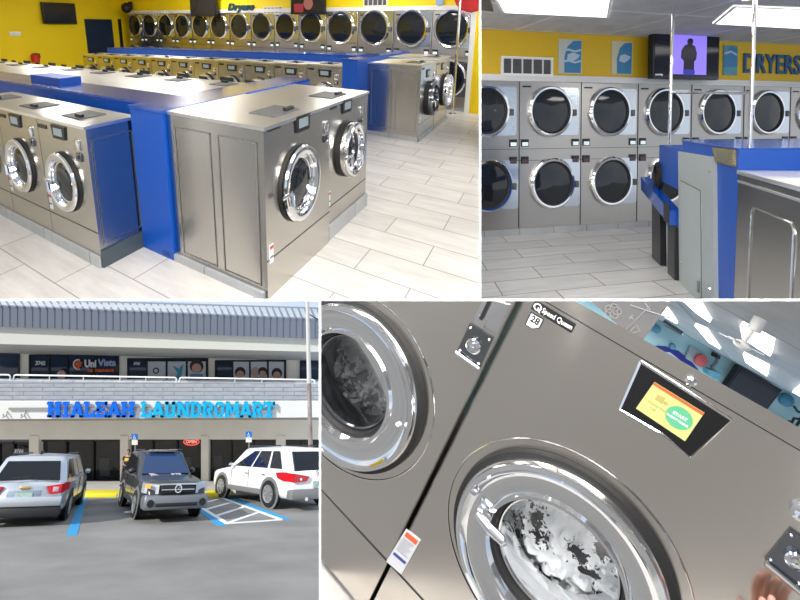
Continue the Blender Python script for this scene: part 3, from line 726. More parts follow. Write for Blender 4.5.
MB().tube([p_ - dd3 * .4, p_ + dd3], .011, 10).build('top_bar', CHROME, t)
BI.obs = []

# ------------------------------------------------------------------ PLACE D: two washers close by, a tiled room behind
use(D)
def Fd(px, py, v=0.0): a = D.uv((px, py), 1, v); return a[0], a[2]
def plate_hole(mb, x0, x1, z0, z1, cx, cz, r, y, n=64):
    inn = []; out = []
    for k in range(n):
        a = 2 * PI * k / n; c, s_ = math.cos(a), math.sin(a); inn.append((cx + r * c, y, cz + r * s_))
        ts = [(x1 - cx) / c if c > 1e-9 else 1e9, (x0 - cx) / c if c < -1e-9 else 1e9, (z1 - cz) / s_ if s_ > 1e-9 else 1e9, (z0 - cz) / s_ if s_ < -1e-9 else 1e9]
        tt = min(ts); out.append((cx + tt * c, y, cz + tt * s_))
    # put the true corners in
    for X_, Z_ in ((x0, z0), (x1, z0), (x1, z1), (x0, z1)):
        i = min(range(n), key=lambda q: (out[q][0] - X_) ** 2 + (out[q][2] - Z_) ** 2); out[i] = (X_, y, Z_)
    mb.add(inn + out, [(i, (i + 1) % n, (i + 1) % n + n, i + n) for i in range(n)])
STEELC = steel('close_brushed_steel', (.70, .655, .60), .19, (3, 3, 500), .0)
GLASSC = bpy.data.materials.new('clear_door_glass'); GLASSC.use_nodes = True
nt = GLASSC.node_tree; nt.nodes.clear(); o_ = nt.nodes.new('ShaderNodeOutputMaterial'); mx_ = nt.nodes.new('ShaderNodeMixShader'); tr_ = nt.nodes.new('ShaderNodeBsdfTransparent'); gl_ = nt.nodes.new('ShaderNodeBsdfGlossy')
gl_.inputs['Roughness'].default_value = .03; tr_.inputs['Color'].default_value = (.96, .97, .97, 1); fr_ = nt.nodes.new('ShaderNodeFresnel'); fr_.inputs['IOR'].default_value = 1.35
nt.links.new(fr_.outputs[0], mx_.inputs[0]); nt.links.new(tr_.outputs[0], mx_.inputs[1]); nt.links.new(gl_.outputs[0], mx_.inputs[2]); nt.links.new(mx_.outputs[0], o_.inputs[0])

from mathutils import noise as mnoise
def cloth_mat(name, base, dark, scale, th):
    m = mat(name, base, .8); nt = m.node_tree; b = nt.nodes['Principled BSDF']
    t = nt.nodes.new('ShaderNodeTexCoord'); n = nt.nodes.new('ShaderNodeTexVoronoi'); n.inputs['Scale'].default_value = scale
    n2 = nt.nodes.new('ShaderNodeTexNoise'); n2.inputs['Scale'].default_value = scale * 1.3; n2.inputs['Detail'].default_value = 2
    vm = nt.nodes.new('ShaderNodeVectorMath'); vm.operation = 'MULTIPLY_ADD'; vm.inputs[1].default_value = (.06, .06, .06)
    nt.links.new(n2.outputs['Color'], vm.inputs[0]); nt.links.new(t.outputs['Object'], vm.inputs[2]); nt.links.new(vm.outputs[0], n.inputs['Vector'])
    r = nt.nodes.new('ShaderNodeValToRGB'); r.color_ramp.interpolation = 'CONSTANT'
    r.color_ramp.elements[0].color = (*dark, 1); r.color_ramp.elements[1].position = th; r.color_ramp.elements[1].color = (*base, 1)
    nt.links.new(n.outputs['Distance'], r.inputs[0]); nt.links.new(r.outputs[0], b.inputs['Base Color'])
    return m
def heap(cx, cz, r, y0, amp, seed, f=9.0, tilt=0.0):
    n = 46; P_ = []
    for j in range(n + 1):
        row = []
        for i in range(n + 1):
            x = (i / n * 2 - 1); z = (j / n * 2 - 1)
            rr = min(1.0, math.hypot(x, z)); q = Vector((x * f * .35 + seed, z * f * .35, seed))
            h = mnoise.noise(q) * .6 + abs(mnoise.noise(q * 2.1)) * .9 + mnoise.noise(q * 4.3) * .18
            row.append((cx + x * r, y0 - h * amp + rr * rr * amp * .8 + tilt * z, cz + z * r))
        P_.append(row)
    return MB().grid(P_)

def bigwasher(x0, x1, door, label, right):
    t = thing('washing_machine', label, 'washing machine')
    zf, zb_ = .505, -.62
    cx, cz, R_ = door
    b = MB(); plate_hole(b, x0, x1, -.42, zf, cx, cz, R_ * .66, 0)
    b.box(x0, x1, .02, .03, -.42, -.4)
    for xa in (x0, x1 - .004): b.prism([(0, -.42), (.6, -.42), (.6, zf - .25), (0, zf)], xa, xa + .004, 0)
    b.box(x0, x1, .59, .6, -.42, zf - .25)
    b.build('body', STEELC, t, recalc=False)
    MB().box(x0, x1, .0, .7, zb_, -.425).build('base_panel', STEELC, t)
    q_ = [(x0 - .002, -.006, zf + .004), (x1 + .002, -.006, zf + .004), (x1 + .002, -.006, .546), (x0 - .002, -.006, .546)]
    MB().hexa(q_, [(a_, .6, c_ - .6 * .36) for a_, b_, c_ in q_]).build('lid', STEELC, t)
    MB().box(x0, x1, .004, .1, zf - .002, zf + .005).build('lid_gap', BLACK, t)
    MB().box(x0, x1, -.0015, .01, -.424, -.419).build('panel_seam', BLACK, t)
    # pressed circle
    e = MB(); e.lathe([(R_ * 1.145, -.0005), (R_ * 1.15, -.003), (R_ * 1.157, -.0035), (R_ * 1.164, -.0005)], 90, cx=cx, cz=cz); e.build('pressed_ring', CHROME, t)
    MB().lathe([(R_ * 1.06, -.001), (R_ * 1.05, -.02), (R_ * .98, -.024), (R_ * .96, -.001)], 72, cx=cx, cz=cz).build('door_gasket', RUBBER, t)
    d = MB().lathe([(R_ * 1.0, -.012), (R_ * 1.0, -.035), (R_ * .975, -.045), (R_ * .93, -.047), (R_ * .90, -.040), (R_ * .84, -.034), (R_ * .70, -.036), (R_ * .675, -.044), (R_ * .645, -.044), (R_ * .63, -.03), (R_ * .62, .0)], 96, cx=cx, cz=cz).build('door_ring', CHROME, t)
    MB().lathe([(R_ * .645, -.02), (R_ * .60, -.018), (R_ * .585, .01)], 72, cx=cx, cz=cz).build('inner_seal', RUBBER, d)
    MB().lathe([(R_ * .60, .02), (R_ * .575, .002), (R_ * .56, .003), (R_ * .55, .03), (R_ * .54, .09)], 72, cx=cx, cz=cz).build('inner_chrome', CHROME if right else DCHROME, d)
    MB().lathe([(R_ * .555, .012), (R_ * .4, .022), (R_ * .2, .028), (.0005, .03)], 60, cx=cx, cz=cz).build('door_glass', GLASSC, d)
    MB().lathe([(R_ * .66, .002), (R_ * .68, .08), (R_ * 1.0, .10), (R_ * 1.0, .45), (.001, .46)], 60, cx=cx, cz=cz).build('drum', mat('drum_steel', (.10, .10, .105), .35, .9), t)
    return t
RD = (.317, -.034, .233)
t = bigwasher(.006, .720, RD, 'large steel washer numbered 28 with lit touch screen, floral laundry inside', True)
# handle
p0, p1 = Fd(478, 514, -.06), Fd(503, 539, -.07)
h = MB(); h.tube([(p0[0], -.06, p0[1]), ((p0[0] + p1[0]) / 2, -.072, (p0[1] + p1[1]) / 2), (p1[0], -.075, p1[1])], [.010, .0125, .012], 12)
h.sphere((p1[0], -.075, p1[1]), .012, 12); h.box(p0[0] - .008, p0[0] + .008, -.058, -.03, p0[1] - .008, p0[1] + .008, .003)
h.build('door_handle', CHROME, t)
# control panel, screen
cpn = MB().prism([Fd(640.5, 361.5), Fd(731.5, 419.5), Fd(690.5, 457), Fd(665, 435), Fd(620, 408.5)], -.004, .0)
cpn = cpn.build('control_panel', mat('panel_black_gloss', (.006, .006, .007), .3), t)
rim = MB(); q = [Fd(640.5, 361.5), Fd(731.5, 419.5), Fd(690.5, 457), Fd(665, 435), Fd(620, 408.5)]
rim.tube([(p[0], -.003, p[1]) for p in q + q[:1]], .0028, 6); rim.build('panel_rim', CHROME, t)
sc = [Fd(654.6, 381.2), Fd(704.5, 411.9), Fd(685.2, 440.2), Fd(636.2, 407.5)]
scr = MB().prism(sc, -.0055, -.004).build('screen', mat('screen_yellow', (.08, .08, .02), .5, emit=(.85, .86, .34), estr=.95), t)
def lerp2(u_, v_):   # u across, v down
    a, b_, c, d_ = [Vector(p) for p in sc]; return tuple((a * (1 - u_) + b_ * u_) * (1 - v_) + (d_ * (1 - u_) + c * u_) * v_)
MB().prism([lerp2(0, 0), lerp2(1, 0), lerp2(1, .09), lerp2(0, .09)], -.0065, -.0055).build('screen_bar', mat('screen_orange', (.07, .02, .01), .5, emit=(.85, .22, .05), estr=.9), scr)
c_ = lerp2(.70, .52); rr = .0235
MB().prism(circ(c_[0], c_[1], rr, 40), -.0062, -.0055).build('start_button', mat('screen_green', (.01, .06, .03), .5, emit=(.20, .72, .38), estr=.9), scr)
for k_, (s1, u_, v_, hgt) in enumerate((('START', .70, .46, .009), ('INSERT COINS', .70, .60, .006), ('Normal Wash', .30, .58, .0065), ('Cold', .25, .72, .005))):
    c_ = lerp2(u_, v_); tx = text_mb(s1, hgt, .0006, .0001); tx.v = [(x + c_[0], y - .0068, z + c_[1]) for x, y, z in tx.v]
    tx.build('screen_text', mat('screen_print_light', (.7, .9, .7), .5, emit=(.7, .9, .7), estr=.7) if k_ < 2 else mat('screen_print_dark', (.35, .30, .10), .5), scr)
c_ = lerp2(.27, .34); ic = MB(); ic.prism(rrect(c_[0] - .009, c_[0] + .006, c_[1] - .007, c_[1] + .007, .003), -.0066, -.0055); ic.prism(circ(c_[0] + .010, c_[1] - .002, .004, 12), -.0066, -.0055)
ic.build('screen_icon', mat('screen_print_dark', (.35, .30, .10), .5), scr)
# bolt, badge, number plate
b_ = Fd(691, 380); MB().lathe([(.010, 0), (.010, -.012), (.006, -.015), (.001, -.015)], 24, cx=b_[0], cz=b_[1]).build('lock_bolt', CHROME, t)
q = [Fd(536, 299.5), Fd(576.5, 324), Fd(571.5, 332.8), Fd(531, 308.5)]
bd = MB().prism(q, -.003, 0).build('name_badge', BLACK, t)
m0 = (Vector(q[0]) + Vector(q[3])) / 2; m1 = (Vector(q[1]) + Vector(q[2])) / 2; dd_ = m1 - m0; ang = math.atan2(dd_.y, dd_.x); hh = (Vector(q[0]) - Vector(q[3])).length
def put_text(txt, h_, at, ang, width=None, m=WHITE, name='badge_text', parent=None, bold=.0, y=-.0045, align='LEFT'):
    tx = text_mb(txt, h_, .001, bold, align)
    if width: xs = [v[0] for v in tx.v]; k_ = width / (max(xs) - min(xs)); tx.v = [(x * k_, y_, z) for x, y_, z in tx.v]
    c, s_ = math.cos(ang), math.sin(ang)
    tx.v = [(at[0] + x * c - z * s_, y_ + y, at[1] + x * s_ + z * c) for x, y_, z in tx.v]; return tx.build(name, m, parent)
put_text('Speed Queen', hh * .70, m0 + dd_ * .24, ang, dd_.length * .72, parent=bd)
lg = m0 + dd_ * .12; MB().lathe([(hh * .36, -.0042), (hh * .36, -.0036), (hh * .24, -.0036), (hh * .24, -.0042), (hh * .36, -.0042)], 28, cx=lg[0], cz=lg[1]).prism([(lg[0], lg[1] - hh * .05), (lg[0] + hh * .1, lg[1] + hh * .03), (lg[0] + hh * .4, lg[1] - hh * .38), (lg[0] + hh * .28, lg[1] - hh * .42)], -.0042, -.0036).build('badge_emblem', WHITE, bd)
q = [Fd(531, 311.5), Fd(544.5, 319), Fd(540, 328), Fd(532.5, 329), Fd(525, 324.5)]
npl = MB().prism(q, -.002, 0).build('number_sticker', BLACK, t)
cn = sum((Vector(p) for p in q), Vector((0, 0))) / 5; q2 = [tuple(cn + (Vector(p) - cn) * .84) for p in q]
MB().prism(q2, -.003, -.002).build('number_face', WHITE, npl)
put_text('28', .024, cn - Vector((.011, -.006)), ang, .021, BLACK, 'number_print', npl, .0008, -.0035)
# warning label
q = [Fd(406.4, 528.6), Fd(420.5, 540), Fd(401.5, 574), Fd(386.6, 561)]
wlb = MB().prism(q, -.002, 0).build('warning_label', mat('label_paper', (.62, .62, .64), .5), t)
def lq(Q, u_, v_): a, b2, c, d_ = [Vector(p) for p in Q]; return tuple((a * (1 - u_) + b2 * u_) * (1 - v_) + (d_ * (1 - u_) + c * u_) * v_)
def qstrip(Q, u0, u1, v0, v1): return [lq(Q, u0, v0), lq(Q, u1, v0), lq(Q, u1, v1), lq(Q, u0, v1)]
MB().prism(qstrip(q, .12, .92, .04, .16), -.003, -.002).build('warning_stripe', mat('warning_orange', (.60, .12, .04), .5), wlb)
MB().prism(qstrip(q, .1, .92, .66, .73), -.003, -.002).build('warning_line', mat('label_blue', (.04, .07, .25), .5), wlb)
tl = MB()
for k_ in range(7): tl.prism(qstrip(q, .12, .85 - (k_ % 3) * .1, .22 + k_ * .055, .235 + k_ * .055), -.003, -.002)
tl.build('label_print', mat('label_grey_print', (.2, .2, .22), .6), wlb)
# coin boxes
def coinbox(parent, q, tray=True, s=1.0):
    o = MB().prism(q, -.006, 0).build('coin_plate', DCHROME, parent)
    c = sum((Vector(p) for p in q), Vector((0, 0))) / len(q); w = (Vector(q[1]) - Vector(q[0])).length
    MB().lathe([(w * .30, -.006), (w * .30, -.016), (w * .25, -.018), (w * .22, -.012), (w * .14, -.012), (w * .13, -.02), (w * .06, -.021), (w * .05, -.014), (.0005, -.014)], 36, cx=c.x, cz=c.y).build('coin_lock', CHROME, o)
    for p in q:
        p = c + (Vector(p) - c) * .8; MB().sphere((p.x, -.007, p.y), w * .055, 10).build('screw', CHROME, o)
    if tray:
        a, b2 = Vector(q[3]), Vector(q[2]); MB().tube([(a.x, -.012, a.y), (b2.x, -.012, b2.y)], .006, 10).build('coin_lip', CHROME, o)
q = [Fd(790, 527.5), Fd(826, 552), Fd(800, 588), Fd(764.5, 558.5)]; coinbox(t, q)
a = Fd(801, 511); MB().lathe([(.016, 0), (.016, -.01), (.010, -.012), (.001, -.008)], 24, cx=a[0], cz=a[1]).build('coin_button', CHROME, t)
# laundry inside
tag(heap(RD[0] + .0, RD[1] - .045, .19, .10, .05, 3.1, 9, -.06).build('floral_laundry', cloth_mat('floral_cloth', (.92, .92, .92), (.03, .03, .035), 17, .38), None), 'white laundry with black flower print inside the washer numbered 28', 'laundry')

LD = (-.330, -.038, .244)
t = bigwasher(-.636, -.006, LD, 'large steel washer at the left, dark clothes turning behind its round door', False)
q = [Fd(470.5, 323), Fd(494, 337.5), Fd(480.5, 367.5), Fd(457.5, 351)]; coinbox(t, q)
q = [Fd(485, 297), Fd(510, 305), Fd(498, 333), Fd(474.5, 318)]
o = MB().prism(q, -.006, 0).build('coin_slot_plate', CHROME, t); a = Fd(487, 309); MB().box(a[0] - .005, a[0] + .004, -.012, -.006, a[1] - .03, a[1] + .03).build('coin_slot', BLACK, o)
MB().prism([Fd(479, 314), Fd(488, 319), Fd(484, 328), Fd(475, 322)], -.010, -.006).build('coin_return', CHROME, o)
for p in ((410, 408), (397, 425)):
    a = Fd(*p, -.04); MB().sphere((a[0], -.037, a[1]), .006, 10).build('ring_screw', WHITE, t)
tag(heap(LD[0] + .02, LD[1] - .03, .17, .13, .05, 8.7, 10, -.03).build('dark_laundry', cloth_mat('grey_cloth', (.16, .165, .17), (.035, .035, .04), 14, .35), None), 'dark grey laundry turning inside the left washer', 'laundry')

for k_, (xa, xb, m_) in enumerate(((-2.8, -1.6, WHITE), (-1.6, -.95, BLACK), (-.95, -.45, WHITE), (-.45, -.05, GREYP), (-.05, .38, WHITE), (.38, .62, YEL), (.62, .98, NAVY), (.98, 1.4, WHITE), (1.4, 1.75, BLACK), (1.75, 2.4, WHITE))):  # unseen colour panels behind the viewer, added to streak the steel reflections
    struct('added_reflect_panel_%d' % (k_ + 1), MB().box(xa, xb, -1.75, -1.7, -.65, .30), m_)
area_lamp('ceiling_or_added_lamp', Matrix.Translation((.2, -.8, 1.7)), 1.6, .4, 14, (1, .97, .94))  # added lamp, lights the panels and floor behind the viewer
struct('wall_added_d', MB().box(-1.0, 3.0, -3.2, -3.1, -.65, .9), YEL)  # unseen wall behind the viewer, added for reflections in chrome and steel
struct('wall_added_d_upper', MB().box(-1.0, 3.0, -3.2, -3.1, .9, 1.6), WHITE)
struct('added_dark_strip', MB().box(-.2, .5, -3.1, -3.05, -.6, 1.2), NAVY)  # dark strip on that wall, added for contrast in the reflections
# finger tips at the lower edge
hp = D.P(*D.uv((778, 652), 1, -.035)[:2]); hp.z = D.uv((778, 652), 1, -.035)[2]
def tipv(px, py): a = D.uv((px, py), 1, -.035); return Vector((a[0], -.035, a[2])) - hp
HV = [Vector((0, 0, 0)), Vector((.0, 0, -.09))]; HE = [(0, 1)]; HR = [.026, .02]
for (bx, by), (mx3, my3), (ex3, ey3) in (((758, 632), (758, 614), (764, 597)), ((766, 628), (768, 610), (773, 595)), ((775, 628), (779, 612), (787, 604)), ((784, 632), (790, 620), (797, 613)), ((752, 650), (742, 636), (741, 624))):
    n0 = len(HV); HV += [tipv(bx, by), tipv(mx3, my3) + Vector((0, -.012, 0)), tipv(ex3, ey3)]; HE += [(0, n0), (n0, n0 + 1), (n0 + 1, n0 + 2)]; HR += [.010, .009, .0075]
me = bpy.data.meshes.new('hand'); me.from_pydata([tuple(v) for v in HV], HE, []); ho = bpy.data.objects.new('hand_cage', me); COL.objects.link(ho)
bm = bmesh.new(); bm.from_mesh(me); lay = bm.verts.layers.skin.verify()
for i_, v_ in enumerate(bm.verts): v_[lay].radius = (HR[i_], HR[i_] * .8); v_[lay].use_root = (i_ == 0)
bm.to_mesh(me); bm.free(); ho.modifiers.new('s', 'SKIN'); s2 = ho.modifiers.new('u', 'SUBSURF'); s2.levels = 2
m2 = bpy.data.meshes.new_from_object(ho.evaluated_get(bpy.context.evaluated_depsgraph_get())); bpy.data.objects.remove(ho)
m2.materials.append(mat('hand_skin', (.55, .30, .23), .5))
for p_ in m2.polygons: p_.use_smooth = True
ho = bpy.data.objects.new('hand', m2); COL.objects.link(ho); ho.matrix_world = D.M @ Matrix.Translation(hp); D.obs.append(ho)
tag(ho, 'hand with pink finger tips rising at the bottom edge below the coin lock', 'hand')
# floor of place D in the corner
struct('floor_d', MB().box(-3, 3, -3.2, 1.2, -.70, -.655), mat('grey_floor_d', (.48, .46, .44), .5, vary=((3, 14, 3), (.62, .60, .57))))
struct('baseboard_d', MB().box(-1.4, 1.4, .03, .5, -.655, -.63), BLACK)
# open dispenser lid of dark grey plastic behind the top edge
vv = .10
q = [Fd(590, 300, vv), Fd(640, 345, vv), Fd(674, 297, vv), Fd(612, 262, vv)]
t = thing('dispenser_lid', 'dark grey embossed plastic lid standing up behind the washer top', 'lid')
MB().prism(q, vv, vv + .02).build('panel', mat('charcoal_plastic', (.07, .07, .072), .6), t)
em = MB()
for (cx0, cy0) in ((613, 311),):
    for k_ in range(5):
        a = Fd(cx0 + 4.2 * math.cos(k_ * 1.257), cy0 + 3.6 * math.sin(k_ * 1.257), vv); em.lathe([(.010, -.0), (.010, -.003), (.0075, -.003), (.0075, 0)], 16, cx=a[0], cz=a[1], M=Matrix.Translation((0, vv, 0)))
for (a_, b2) in (((629, 317), (634, 319)), ((629, 319), (633, 315)), ((628, 334), (640, 331)), ((628, 334), (635, 326)), ((640, 331), (636, 324)), ((622, 333), (650, 306)), ((630, 305), (670, 318)), ((645, 303), (650, 310))):
    a, b3 = Fd(*a_, vv), Fd(*b2, vv); em.tube([(a[0], vv - .001, a[1]), (b3[0], vv - .001, b3[1])], .0018, 5)
em.build('embossed_symbols', mat('charcoal_raised', (.13, .13, .135), .45), t)

# the room behind
use(DB)
def rd(px, py, v=0.0): a = DB.uv((px, py), 1, v); return a[0], a[2]
def cb(px, py, z=0.0): a = DB.uv((px, py), 2, z); return DB.P(a[0], a[1], z)
PALE = mat('pale_blue_wall', (.42, .68, .74), .7)
def prDB(pts, z0, z1): P_ = [DB.P(*p) for p in pts]; return MB().prism([(p.x, p.y) for p in P_], z0, z1, 2)
struct('ceiling_d', prDB([(-6, -10), (6, -10), (6, .2), (-6, .2)], 0, .1), tiles('white_ceiling_tile', (.50, .50, .515), (.48, .48, .50), (.34, .34, .35), 2.4, 1.2, skew=DB.skew, off=0, msize=.02, rough=.8, streak=(2, 2)))
struct('wall_back_d', MB().box(-6, 6, 0, .15, -4, 0.05), PALE)
dl = ['ceiling light panel at the top left of the far room', 'ceiling light panel second from the left in the far room', 'narrow ceiling light panel at the far left by the washer lid',
      'ceiling light panel next to the black strip in the far room', 'largest ceiling light panel behind the ceiling fan', 'ceiling light panel just above the far television', 'ceiling light panel at the right picture edge']
quads = [[(92, 0), (152, 3), (214, 97), (160, 62)], [(147, 110), (196, 132), (257, 212), (208, 182)], [(0, 38), (28, 42), (72, 103), (8, 68)], [(30, 108), (92, 145), (130, 192), (62, 150)],
         [(342, 112), (482, 186), (472, 243), (352, 166)], [(355, 233), (462, 287), (458, 328), (366, 268)], [(566, 395), (600, 368), (640, 390), (620, 425)]]
for q, lab in zip(quads, dl): ceil_light(DB, [(660 + x / 4.286, 300 + y / 4.286) for x, y in q], 0, lab, False, .02)
pts = [cb(663, 322, -.03), cb(682, 334, -.03), cb(681, 337, -.03), cb(665, 326, -.03)]
tag(MB().hexa(pts, [p + Vector((0, 0, .03)) for p in pts]).build('ceiling_strip', BLACK, None), 'short black strip on the ceiling beside a light panel', 'strip')
# ceiling fan
a = cb(757, 324.5, -.02); 
t = thing('ceiling_fan', 'white ceiling fan on a rod between the light panels', 'fan', Matrix.Translation(a))
b2 = DB.uv((742, 345), 1, DB.uv((757, 324.5), 2, -.02)[1]); bl_ = DB.P(b2[0], b2[1], b2[2]) - a
MB().tube([(0, 0, 0), bl_], .005, 10).build('rod', WHITE, t); MB().tube([(0, 0, .02), (0, 0, -.02)], .016, 16).build('canopy', WHITE, t)
MB().sphere(bl_, .022, 16, sc=(1, 1, .6)).build('hub', WHITE, t)
for k_ in range(4):
    aa = k_ * PI / 2 + .5; c, s_ = math.cos(aa), math.sin(aa); q = [bl_ + Vector((c * r_ - s_ * w_, s_ * r_ + c * w_, 0)) for r_, w_ in ((.01, -.005), (.06, -.009), (.06, .009), (.01, .005))]
    MB().hexa(q, [p + Vector((0, 0, .003)) for p in q]).build('blade', mat('fan_blade_grey', (.5, .5, .55), .5), t)
# wall things
t = thing('television', 'black television on the pale blue wall beyond the washer top', 'television')
MB().prism([rd(731, 361, -.15), rd(772.5, 384.5, -.15), rd(755, 407.5, -.15), rd(715, 385, -.15)], -.15, -.06).build('casing', BLACK, t)
MB().prism([rd(732, 363, -.15), rd(770, 384.5, -.15), rd(754.5, 405, -.15), rd(717, 384.5, -.15)], -.155, -.15).build('screen', mat('tv_dark', (.01, .01, .02), .1), t)
R6 = lambda x, y: rd(560 + x / 3.333, 300 + y / 3.333)
t = thing('wall_plaque', 'dark blue swoosh shaped plaque with a pale drop on the far wall', 'plaque')
MB().prism([R6(*p) for p in ((308, 158), (322, 152), (350, 154), (392, 168), (432, 200), (455, 228), (468, 256), (440, 248), (395, 222), (345, 190))], -.03, 0).build('board', mat('deep_blue', (.005, .012, .22), .4), t)
MB().prism([R6(*p) for p in ((345, 170), (362, 172), (392, 195), (378, 199), (356, 184))], -.035, -.03).build('pale_drop', mat('pale_drop', (.5, .62, .8), .5), t)
t = thing('wall_box', 'grey wall box with a round pinkish red knob on the far wall', 'box')
MB().prism([R6(*p) for p in ((428, 150), (485, 185), (468, 225), (412, 190))], -.04, 0).build('box', mat('box_grey', (.35, .42, .45), .5), t)
c_ = R6(459, 196); MB().lathe([(.07, -.04), (.07, -.07), (.001, -.08)], 20, cx=c_[0], cz=c_[1]).build('knob', mat('pinkish_red', (.65, .12, .12), .5), t)
c_ = [R6(*p) for p in ((372, 153),)][0]
tag(MB().lathe([(.035, 0), (.035, -.03), (.02, -.04), (.001, -.04)], 20, cx=c_[0], cz=c_[1]).build('wall_disc', mat('disc_blue', (.12, .35, .5), .5), None), 'small blue disc on the pale wall above the blue plaque', 'disc')
c_ = [R6(*p) for p in ((318, 95),)][0]
tag(MB().lathe([(.05, 0), (.05, -.03), (.02, -.04), (.001, -.04)], 20, cx=c_[0], cz=c_[1]).build('wall_disc', mat('disc_blue', (.12, .35, .5), .5), None), 'round blue disc on the pale wall next to the grey lid', 'disc')
t = thing('wall_pipe', 'grey wall pipe bent into a blue bracket left of the television', 'pipe')
q = [R6(*p) for p in ((512, 178), (505, 200), (492, 214), (497, 232), (510, 240))]; MB().tube([(p[0], -.08, p[1]) for p in q], .018, 8).build('pipe', mat('pipe_grey', (.12, .16, .2), .4), t)
q = [R6(*p) for p in ((470, 218), (516, 232), (508, 254), (478, 240))]; MB().prism(q, -.12, 0).build('bracket', mat('bracket_blue', (.12, .38, .5), .5), t)
q = [R6(*p) for p in ((506, 172), (518, 176), (514, 188), (502, 184))]; MB().prism(q, -.1, 0).build('pipe_cap', BLACK, t)
R2 = lambda x, y: rd(660 + x / 4.286, 300 + y / 4.286)
t = thing('wall_lamp', 'round blue wall lamp with black pipes at the right edge', 'lamp')
c_ = R2(535, 425); MB().lathe([(.075, 0), (.075, -.04), (.04, -.07), (.001, -.08)], 24, cx=c_[0], cz=c_[1]).build('dome', mat('dome_blue', (.06, .26, .40), .4), t)
for q in (((545, 440), (560, 462), (600, 470)), ((530, 520), (545, 490), (600, 498)), ((540, 545), (570, 500), (600, 430)), ((560, 560), (590, 510), (605, 520)), ((525, 500), (540, 540), (600, 560))):
    P_ = [R2(*p) for p in q]; MB().tube([(p[0], -.1, p[1]) for p in P_], .014, 8).build('pipe', BLACK, t)
q = [R2(*p) for p in ((468, 478), (535, 515), (515, 548), (448, 505))]
tag(MB().prism(q, -.1, 0).build('equipment_box', mat('box_navy', (.01, .03, .09), .5), None), 'dark navy box low on the far wall right of the television', 'box')

# ------------------------------------------------------------------ PLACE C: the street front
use(CF)
CX, CZ = 160.0, 484.0; KS = 20 / FPX            # metres per picture pixel on the facade plane
def kd(d): return KS * (20 + d) / 20             # metres per pixel on a plane standing d behind the facade
def fp(x, y, d=0.0): return ((x - PX) * kd(d) - (CX - PX) * KS, -(y - PY) * kd(d) + (CZ - PY) * KS)
def rpt(x, y, d, off=0.0):   # point at depth d in front of the facade seen where (x, y) is
    X_ = (x - PX) / FPX * (20 + d); Z_ = -(y - PY) / FPX * (20 + d)
    return (X_ - (CX - PX) * KS, d - off, Z_ + (CZ - PY) * KS)
def fpoly(pts, y0, y1, mb=None):
    mb = mb or MB(); return mb.prism([fp(*p, y0) for p in pts], y0, y1)
def frect(x0, y0, x1, y1, d0, d1, mb=None): return fpoly([(x0, y1), (x1, y1), (x1, y0), (x0, y0)], d0, d1, mb)
STUC = mat('cream_stucco', (.86, .80, .70), .8, vary=((1.2, 1.2, 1.2), (.80, .75, .66)))
STUW = mat('white_fascia', (.86, .86, .84), .6)
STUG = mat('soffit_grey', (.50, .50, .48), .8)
GLS = mat('storefront_glass', (.012, .014, .016), .05, spec=.7)
GLS2 = mat('upper_window_glass', (.02, .035, .07), .08, spec=.6)
FRM = mat('black_window_frame', (.01, .01, .012), .4)
stone = tiles('grey_split_stone', (.52, .55, .60), (.47, .50, .55), (.32, .34, .38), 1.1, .15, msize=.02, rough=.9, streak=(2, 8), off=.37)
# stone texture stands upright: swap y and z
_nt = stone.node_tree
for n_ in _nt.nodes:
    if n_.type == 'VECT_MATH' and tuple(round(v, 3) for v in n_.inputs[1].default_value) == (0.0, 1.0, 0.0): n_.inputs[1].default_value = (0, 0, 1)
XL, XR = -60, 345
# lower storey: piers, lintel, back wall
mb = MB()
frect(XL, 417.5, XR, 446 - 6.5, 0, .35, mb)
struct('wall_front', mb, STUC)
cols = [(-25, -18), (29, 38.5), (120, 128), (201, 208.5), (276, 285.5), (330, 345)]
for i, (a, b) in enumerate(cols): struct('wall_pier_%d' % (i + 1), frect(a, 436, b, 484.5, -.05, .4), STUC)
for i, (a, b, yt, yb) in enumerate([(-18, 29, 442, 484), (38.5, 120, 440, 484), (128, 201, 439, 484), (208.5, 276, 437.5, 484), (285.5, 330, 436.5, 484)]):
    g = frect(a, yt, b, yb, .28, .32); o = struct('window_%d' % (i + 1), g, GLS)
    f = MB(); frect(a, yt, b, yt + 1.6, .16, .28, f); frect(a, yb - 2.5, b, yb, .16, .28, f)
    for k_ in range(0, 4):
        xx = a + (b - a) * k_ / 3; frect(xx - .7, yt, xx + .7, yb, .16, .28, f)
    f.build('window_frame', FRM, o).location.z -= 0
    # things glimpsed inside: dim grey panels set just before the glass
    m2 = MB()
    for k_ in range(3):
        xx = a + (b - a) * (k_ + .25) / 3; frect(xx, yt + 18 + 3 * (k_ % 2), xx + (b - a) * .12, yb - 8, .27, .279, m2)
    m2.build('window_dim_panel', mat('dim_interior', (.05, .055, .06), .3), o)
struct('wall_back_c', frect(XL, 417, XR, 490, 2.4, 2.6), mat('dim_inside_wall', (.08, .08, .08), .8))
